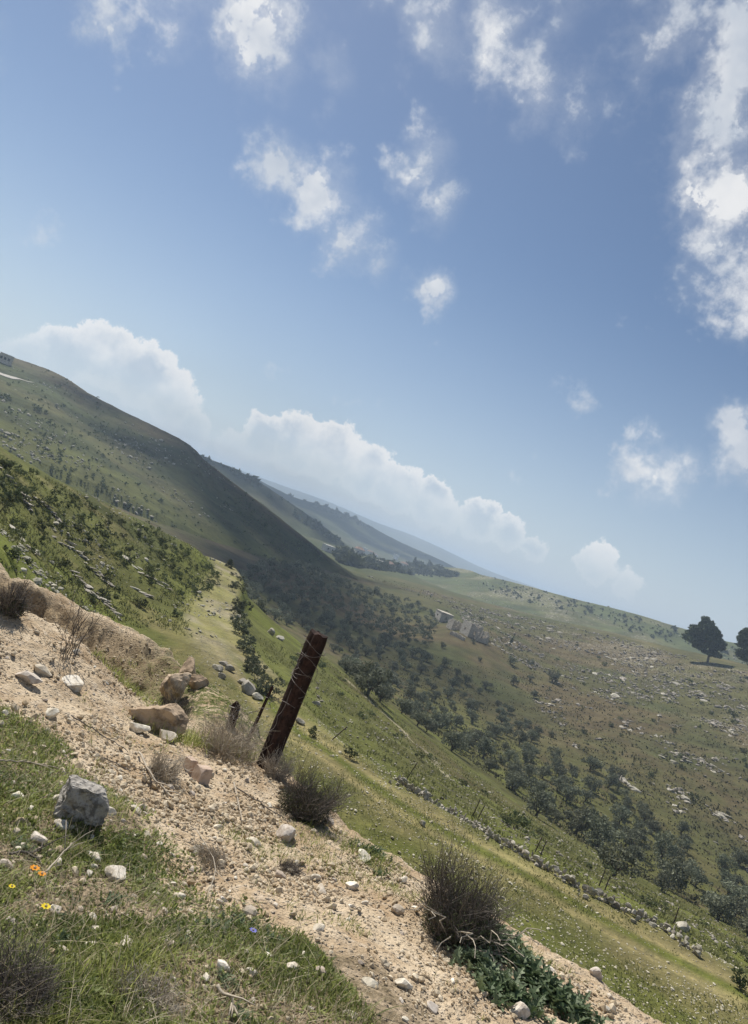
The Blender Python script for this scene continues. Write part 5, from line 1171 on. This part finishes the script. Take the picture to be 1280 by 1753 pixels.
q = hit(4, 622); house(q + np.array([-1, 4, .5]), 6, 5, 4.6, .25, 'grey block building on top of the left hill', mMASON, wins=3)
for i, (px, py, w_, h_, lb) in enumerate([(612, 948, 9, 6, 'pale house at the left end of the far village'), (622, 944, 8, 9, 'tall white house of the far village'), (632, 949, 10, 6, 'white house right of the tall one in the far village'), (650, 966, 16, 4, 'long low white shed at the edge of the far wood'),
                                           (640, 952, 8, 6, 'small house in the middle of the far village'), (676, 955, 7, 9, 'narrow white tower-like house in the far wood'), (664, 970, 8, 4, 'low white hut at the foot of the far wood'), (560, 942, 9, 5, 'pale house on the flank of the hazy hill'), (690, 968, 8, 4, 'pale hut at the right end of the far wood')]):
    q = hit(px, py + 2, ('valley_terrain', 'far_hill', 'right_hill', 'far_hill.001'))
    if q is not None: house(q, w_, 8, h_, .35 + .2 * (i % 3), lb, roof='flat' if i % 2 else 'hip', group=None)
# scrub and far woods, one mass each
def mass(name, polys, names, n, leaf, seed, mat, label, h=1.0, cl=.3, nl=26):
    g = np.random.default_rng(seed); Vs, Fs, Ts, m = [], [], [], 0; base = [crown(seed + i, 5, nl, 1.0, .7, .75, leaf, .5) for i in range(5)]
    for poly, cnt in polys:
        q = np.array(poly, float); lo, hi = q.min(0), q.max(0); k = 0; tr_ = 0
        while k < cnt and tr_ < cnt * 12:
            tr_ += 1; px, py = g.uniform(lo[0], hi[0]), g.uniform(lo[1], hi[1])
            if not in_poly(np.array([[px, py]]), poly)[0]: continue
            if .5 * vnoise(np.array([px / 14.0]), np.array([py / 14.0]), seed)[0] + .5 * vnoise(np.array([px / 45.0]), np.array([py / 30.0]), seed + 1)[0] < cl * g.uniform(.4, 1.6): continue
            c = hit(px, py, names)
            if c is None: continue
            V, Fc, t_ = base[g.integers(0, 5)]; s = h * g.lognormal(0, .45); Vs.append(V @ rotz(g.uniform(0, 6.28)).T * s + c); Fs.append(Fc + m); Ts.append(t_); m += len(V); k += 1
    link(name, mesh_np(name, np.concatenate(Vs), np.concatenate(Fs), False, {'tint': np.concatenate(Ts)}), mat, kind='stuff', label=label)
mass('hill_scrub', [([(0, 615), (140, 668), (320, 758), (450, 870), (570, 962), (480, 965), (390, 955), (270, 895), (130, 828), (0, 755)], 800), ([(300, 745), (345, 775), (570, 965), (480, 950), (400, 870)], 260), ([(40, 612), (140, 662), (150, 672), (40, 625)], 60)], ('left_hill',), 0, .5, 901, mSCRUB, 'dark scrub bushes dotted over the left hill', .42, .6)
mass('far_wood', [([(570, 945), (610, 950), (660, 960), (740, 968), (770, 978), (790, 988), (740, 988), (690, 982), (620, 972), (580, 965)], 700)], ('valley_terrain', 'right_hill', 'far_hill'), 0, 1.1, 911, mSCRUB, 'far dark wood on the valley floor below the village', 1.35, .25)
mass('far_wood', [([(360, 785), (450, 830), (560, 905), (600, 940), (560, 925), (440, 840)], 120), ([(330, 778), (365, 788), (372, 800), (340, 790)], 12)], ('far_hill',), 0, 1.2, 921, mSCRUB, 'trees dotted along the hazy hill behind', 1.5, .4)
mass('far_wood', [([(480, 842), (560, 868), (620, 893), (630, 905), (560, 880)], 70)], ('far_hill.001',), 0, 1.6, 931, mSCRUB, 'tiny trees along the crest of the pale blue hill', 2.4, .4)
mass('hill_scrub', [([(800, 978), (1000, 1032), (1280, 1112), (1280, 1140), (1000, 1060), (830, 1010)], 420)], ('right_hill',), 0, .8, 941, mSCRUB, 'scrub bushes on the hill behind the pines', .7, .5)
P = []; gg = np.random.default_rng(951)
for _ in range(5200):
    c = hit(gg.uniform(780, 1280), gg.uniform(975, 1150), ('right_hill',))
    if c is not None and vnoise(np.array([c[0] / 25]), np.array([c[1] / 25]), 5)[0] > .45: P.append(c)
for _ in range(1500):
    px = gg.uniform(0, 420); c = hit(px, gg.uniform(620 + px * .45, 780 + px * .45), ('left_hill',))
    if c is not None and vnoise(np.array([c[0] / 18]), np.array([c[1] / 18]), 6)[0] > .55: P.append(c)
P = np.array(P); link('hill_rubble', scatter_mesh('hill_rubble', FARV, P, np.clip(gg.lognormal(-1.0, .5, len(P)), .15, 1.2), 952), mLIMEFAR, kind='stuff', label='pale rocks scattered over the far hills')

# ------------------------------------------------------------------ unseen clouds above the frame, added to shade parts of the valley and hills
mCLOUD, t, out = new_mat('cloud'); finish(t, out, (.9, .9, .9), 1.0, None, trans=.5, spec=0)
def cloud(targets, hgt, seed, label):
    V0, F0 = ICO[3]; gg = np.random.default_rng(seed); Vs, Fs, n = [], [], 0
    for x, y, z, r in targets:
        c = np.array([x, y, z]) + sun_dir * ((hgt - z) / sun_dir[2])
        for k in range(15):
            V = V0 * r * gg.uniform(.16, .36) * np.array([1, 1, .5]) * (1 + .22 * fbm(V0[:, 0] * 3 + seed + k, V0[:, 1] * 3 + V0[:, 2] * 2, 3, seed + k))[:, None] + c + gg.normal(0, r * .52, 3) * np.array([1, 1, .25])
            Vs.append(V); Fs.append(F0 + n); n += len(V)
    link('cloud', mesh_np('cloud', np.concatenate(Vs), np.concatenate(Fs), True), mCLOUD, label=label, category='cloud')
cloud([(-55, 370, -10, 60), (-85, 420, 0, 62), (-30, 400, -22, 45), (-125, 440, 5, 45)], 2600, 5, 'unseen white cloud above the frame, added to shade the left hill')
cloud([(-18, 250, -26, 40), (-2, 215, -26, 32), (-25, 300, -26, 40)], 2500, 9, 'unseen white cloud above the frame, added to shade the dark grove')
cloud([(-190, 860, -10, 90), (-90, 900, -25, 90), (-280, 880, 0, 90)], 2700, 13, 'unseen white cloud above the frame, added to shade the hazy hill')
cloud([(-150, 1750, -20, 170), (60, 1700, -40, 170), (-380, 1780, 0, 170), (200, 1750, -40, 120)], 2900, 17, 'wide unseen white cloud above the frame, added to shade the pale blue hill')

# ------------------------------------------------------------------ say more closely which one each repeat is
MARKS = [((500, 1200), 'tall rusty post'), ((530, 1360), 'small dry bush'), ((800, 1550), 'large dry bush'), ((860, 1660), 'thistle patch'), ((132, 1350), 'lichen boulder'), ((265, 1200), 'earth-crusted boulder'), ((330, 1320), 'twin blocky stones'),
         ((490, 1420), 'wedge stone'), ((270, 1320), 'dead grey clump'), ((60, 1160), 'pale cracked stone'), ((50, 1510), 'orange flowers'), ((423, 1613), 'violet-blue flower'), ((620, 1470), 'small green thistle'), ((545, 1592), 'dark brown stone'), ((250, 1712), 'dead stalk bunch')]
def img_pos(o): return to_pix(np.array([o.matrix_basis.translation[:]]))[0][0]
def refine(group, text, cols=3, rows=3, sizes=('small', 'middling', 'large')):
    obs = [o for o in scene.objects if o.get('group') == group]
    if not obs: return
    q = np.array([img_pos(o) for o in obs]); dist = np.array([np.linalg.norm(o.location) for o in obs]); sc = np.array([max(o.scale) for o in obs]) / dist
    cut = np.quantile(sc, [.33, .67]); cx, cyq = np.argsort(np.argsort(q[:, 0])) / len(q), np.argsort(np.argsort(q[:, 1])) / len(q)
    for i, o in enumerate(obs):
        size = sizes[int((sc[i] > cut).sum())]; h = ('left', 'middle', 'right')[min(2, int(cx[i] * 3))]; v = ('upper', 'central', 'lower')[min(2, int(cyq[i] * 3))]
        part = {'central middle': 'middle', 'upper middle': 'top', 'lower middle': 'bottom'}.get(v + ' ' + h, (v + ' ' + h).replace('central ', ''))
        o['label'] = text.format(size=size, part=part)
refine('olive trees of the dark grove', '{size} olive tree in the {part} of the dark dense grove beyond the track')
refine('olive trees of the middle strip', '{size} olive tree in the {part} of the strip of grove along the valley floor')
refine('olive trees of the lower right grove', '{size} olive tree in the {part} of the loose grove above the big white stone')
refine('shrubs of the thicket above the track', '{size} dark shrub in the {part} of the thicket above the track')
refine('shrubs on the stony hillside', '{size} dark shrub in the {part} of the stony hillside opposite')
refine('outcrops on the hillside opposite', '{size} pale outcrop in the {part} of the stony hillside opposite')
refine('limestone ledges above the track', '{size} bare limestone slab in the {part} of the ledges above the track')
refine('small shrubs on bright grass', '{size} shrub in the {part} of the bright grass above the track')
refine('shrubs on the slope below the wall', '{size} low shrub in the {part} of the slope below the stone wall')
refine('small trees below the ruins', '{size} tree in the {part} of the meadow below the ruins')
refine('shrubs on the grass above the track', '{size} round shrub in the {part} of the open grass above the track')
ORD = 'first second third fourth fifth sixth seventh eighth ninth tenth eleventh twelfth thirteenth fourteenth fifteenth sixteenth seventeenth eighteenth nineteenth twentieth twenty-first twenty-second twenty-third twenty-fourth twenty-fifth twenty-sixth twenty-seventh twenty-eighth twenty-ninth thirtieth thirty-first thirty-second thirty-third thirty-fourth thirty-fifth'.split()
hs = sorted([o for o in scene.objects if o.get('group') == 'hedge shrubs along the track'], key=lambda o: o.location.y)
for i, o in enumerate(hs): o['label'] = ORD[i] + ' dark hedge shrub along the track, counted from the big pale boulder'
for gname, place in (('small stones on the dirt', 'on the dirt'), ('small stones in the weeds', 'in the weeds')):
    obs = [o for o in scene.objects if o.get('group') == gname]; sc = np.array([o.scale[0] for o in obs]); cut = np.quantile(sc, [.25, .5, .75])
    for o in obs:
        q = img_pos(o); d = [math.hypot(q[0] - m[0][0], q[1] - m[0][1]) for m in MARKS]; k = int(np.argmin(d)); dx, dy = q[0] - MARKS[k][0][0], q[1] - MARKS[k][0][1]
        side = ('right of' if dx > 0 else 'left of') if abs(dx) > abs(dy) else ('below' if dy > 0 else 'above')
        o['label'] = ('tiny', 'small', 'middling', 'larger')[int((o.scale[0] > cut).sum())] + ' loose stone ' + place + ' ' + side + ' the ' + MARKS[k][1]
obs = [o for o in scene.objects if o.get('group') == 'leafy weeds in the grass']
for o in obs:
    q = img_pos(o); d = [math.hypot(q[0] - m[0][0], q[1] - m[0][1]) for m in MARKS]; k = int(np.argmin(d)); dx, dy = q[0] - MARKS[k][0][0], q[1] - MARKS[k][0][1]
    o['label'] = 'low leafy weed rosette ' + (('right of' if dx > 0 else 'left of') if abs(dx) > abs(dy) else ('below' if dy > 0 else 'above')) + ' the ' + MARKS[k][1]

# ------------------------------------------------------------------ haze in the air
def haze():
    bm = bmesh.new(); bmesh.ops.create_cube(bm, size=1.0)
    for v in bm.verts: v.co = Vector((v.co.x * 12600, v.co.y * 12600, -151.0 if v.co.z < 0 else HAZE_TOP))
    me = bpy.data.meshes.new('haze'); bm.to_mesh(me); bm.free()
    m = bpy.data.materials.new('haze_air'); m.use_nodes = True; m.node_tree.nodes.clear()
    t = NT(m.node_tree); out = t.node('ShaderNodeOutputMaterial')
    p = t.node('ShaderNodeVolumePrincipled'); p.inputs['Color'].default_value = (.66, .82, 1.0, 1); p.inputs['Density'].default_value = HAZE_DENS
    p.inputs['Anisotropy'].default_value = 0.2
    t.l.new(p.outputs[0], out.inputs['Volume'])
    link('haze', me, m, kind='stuff', label='thin pale blue haze filling the valley air')
HAZE_DENS = 0.00036
HAZE_TOP = max(max((o.matrix_world @ Vector(c))[2] for c in o.bound_box) for o in scene.objects if o.type == 'MESH' and not o.name.startswith('cloud')) + 5
print('HAZE_TOP', HAZE_TOP)
haze()
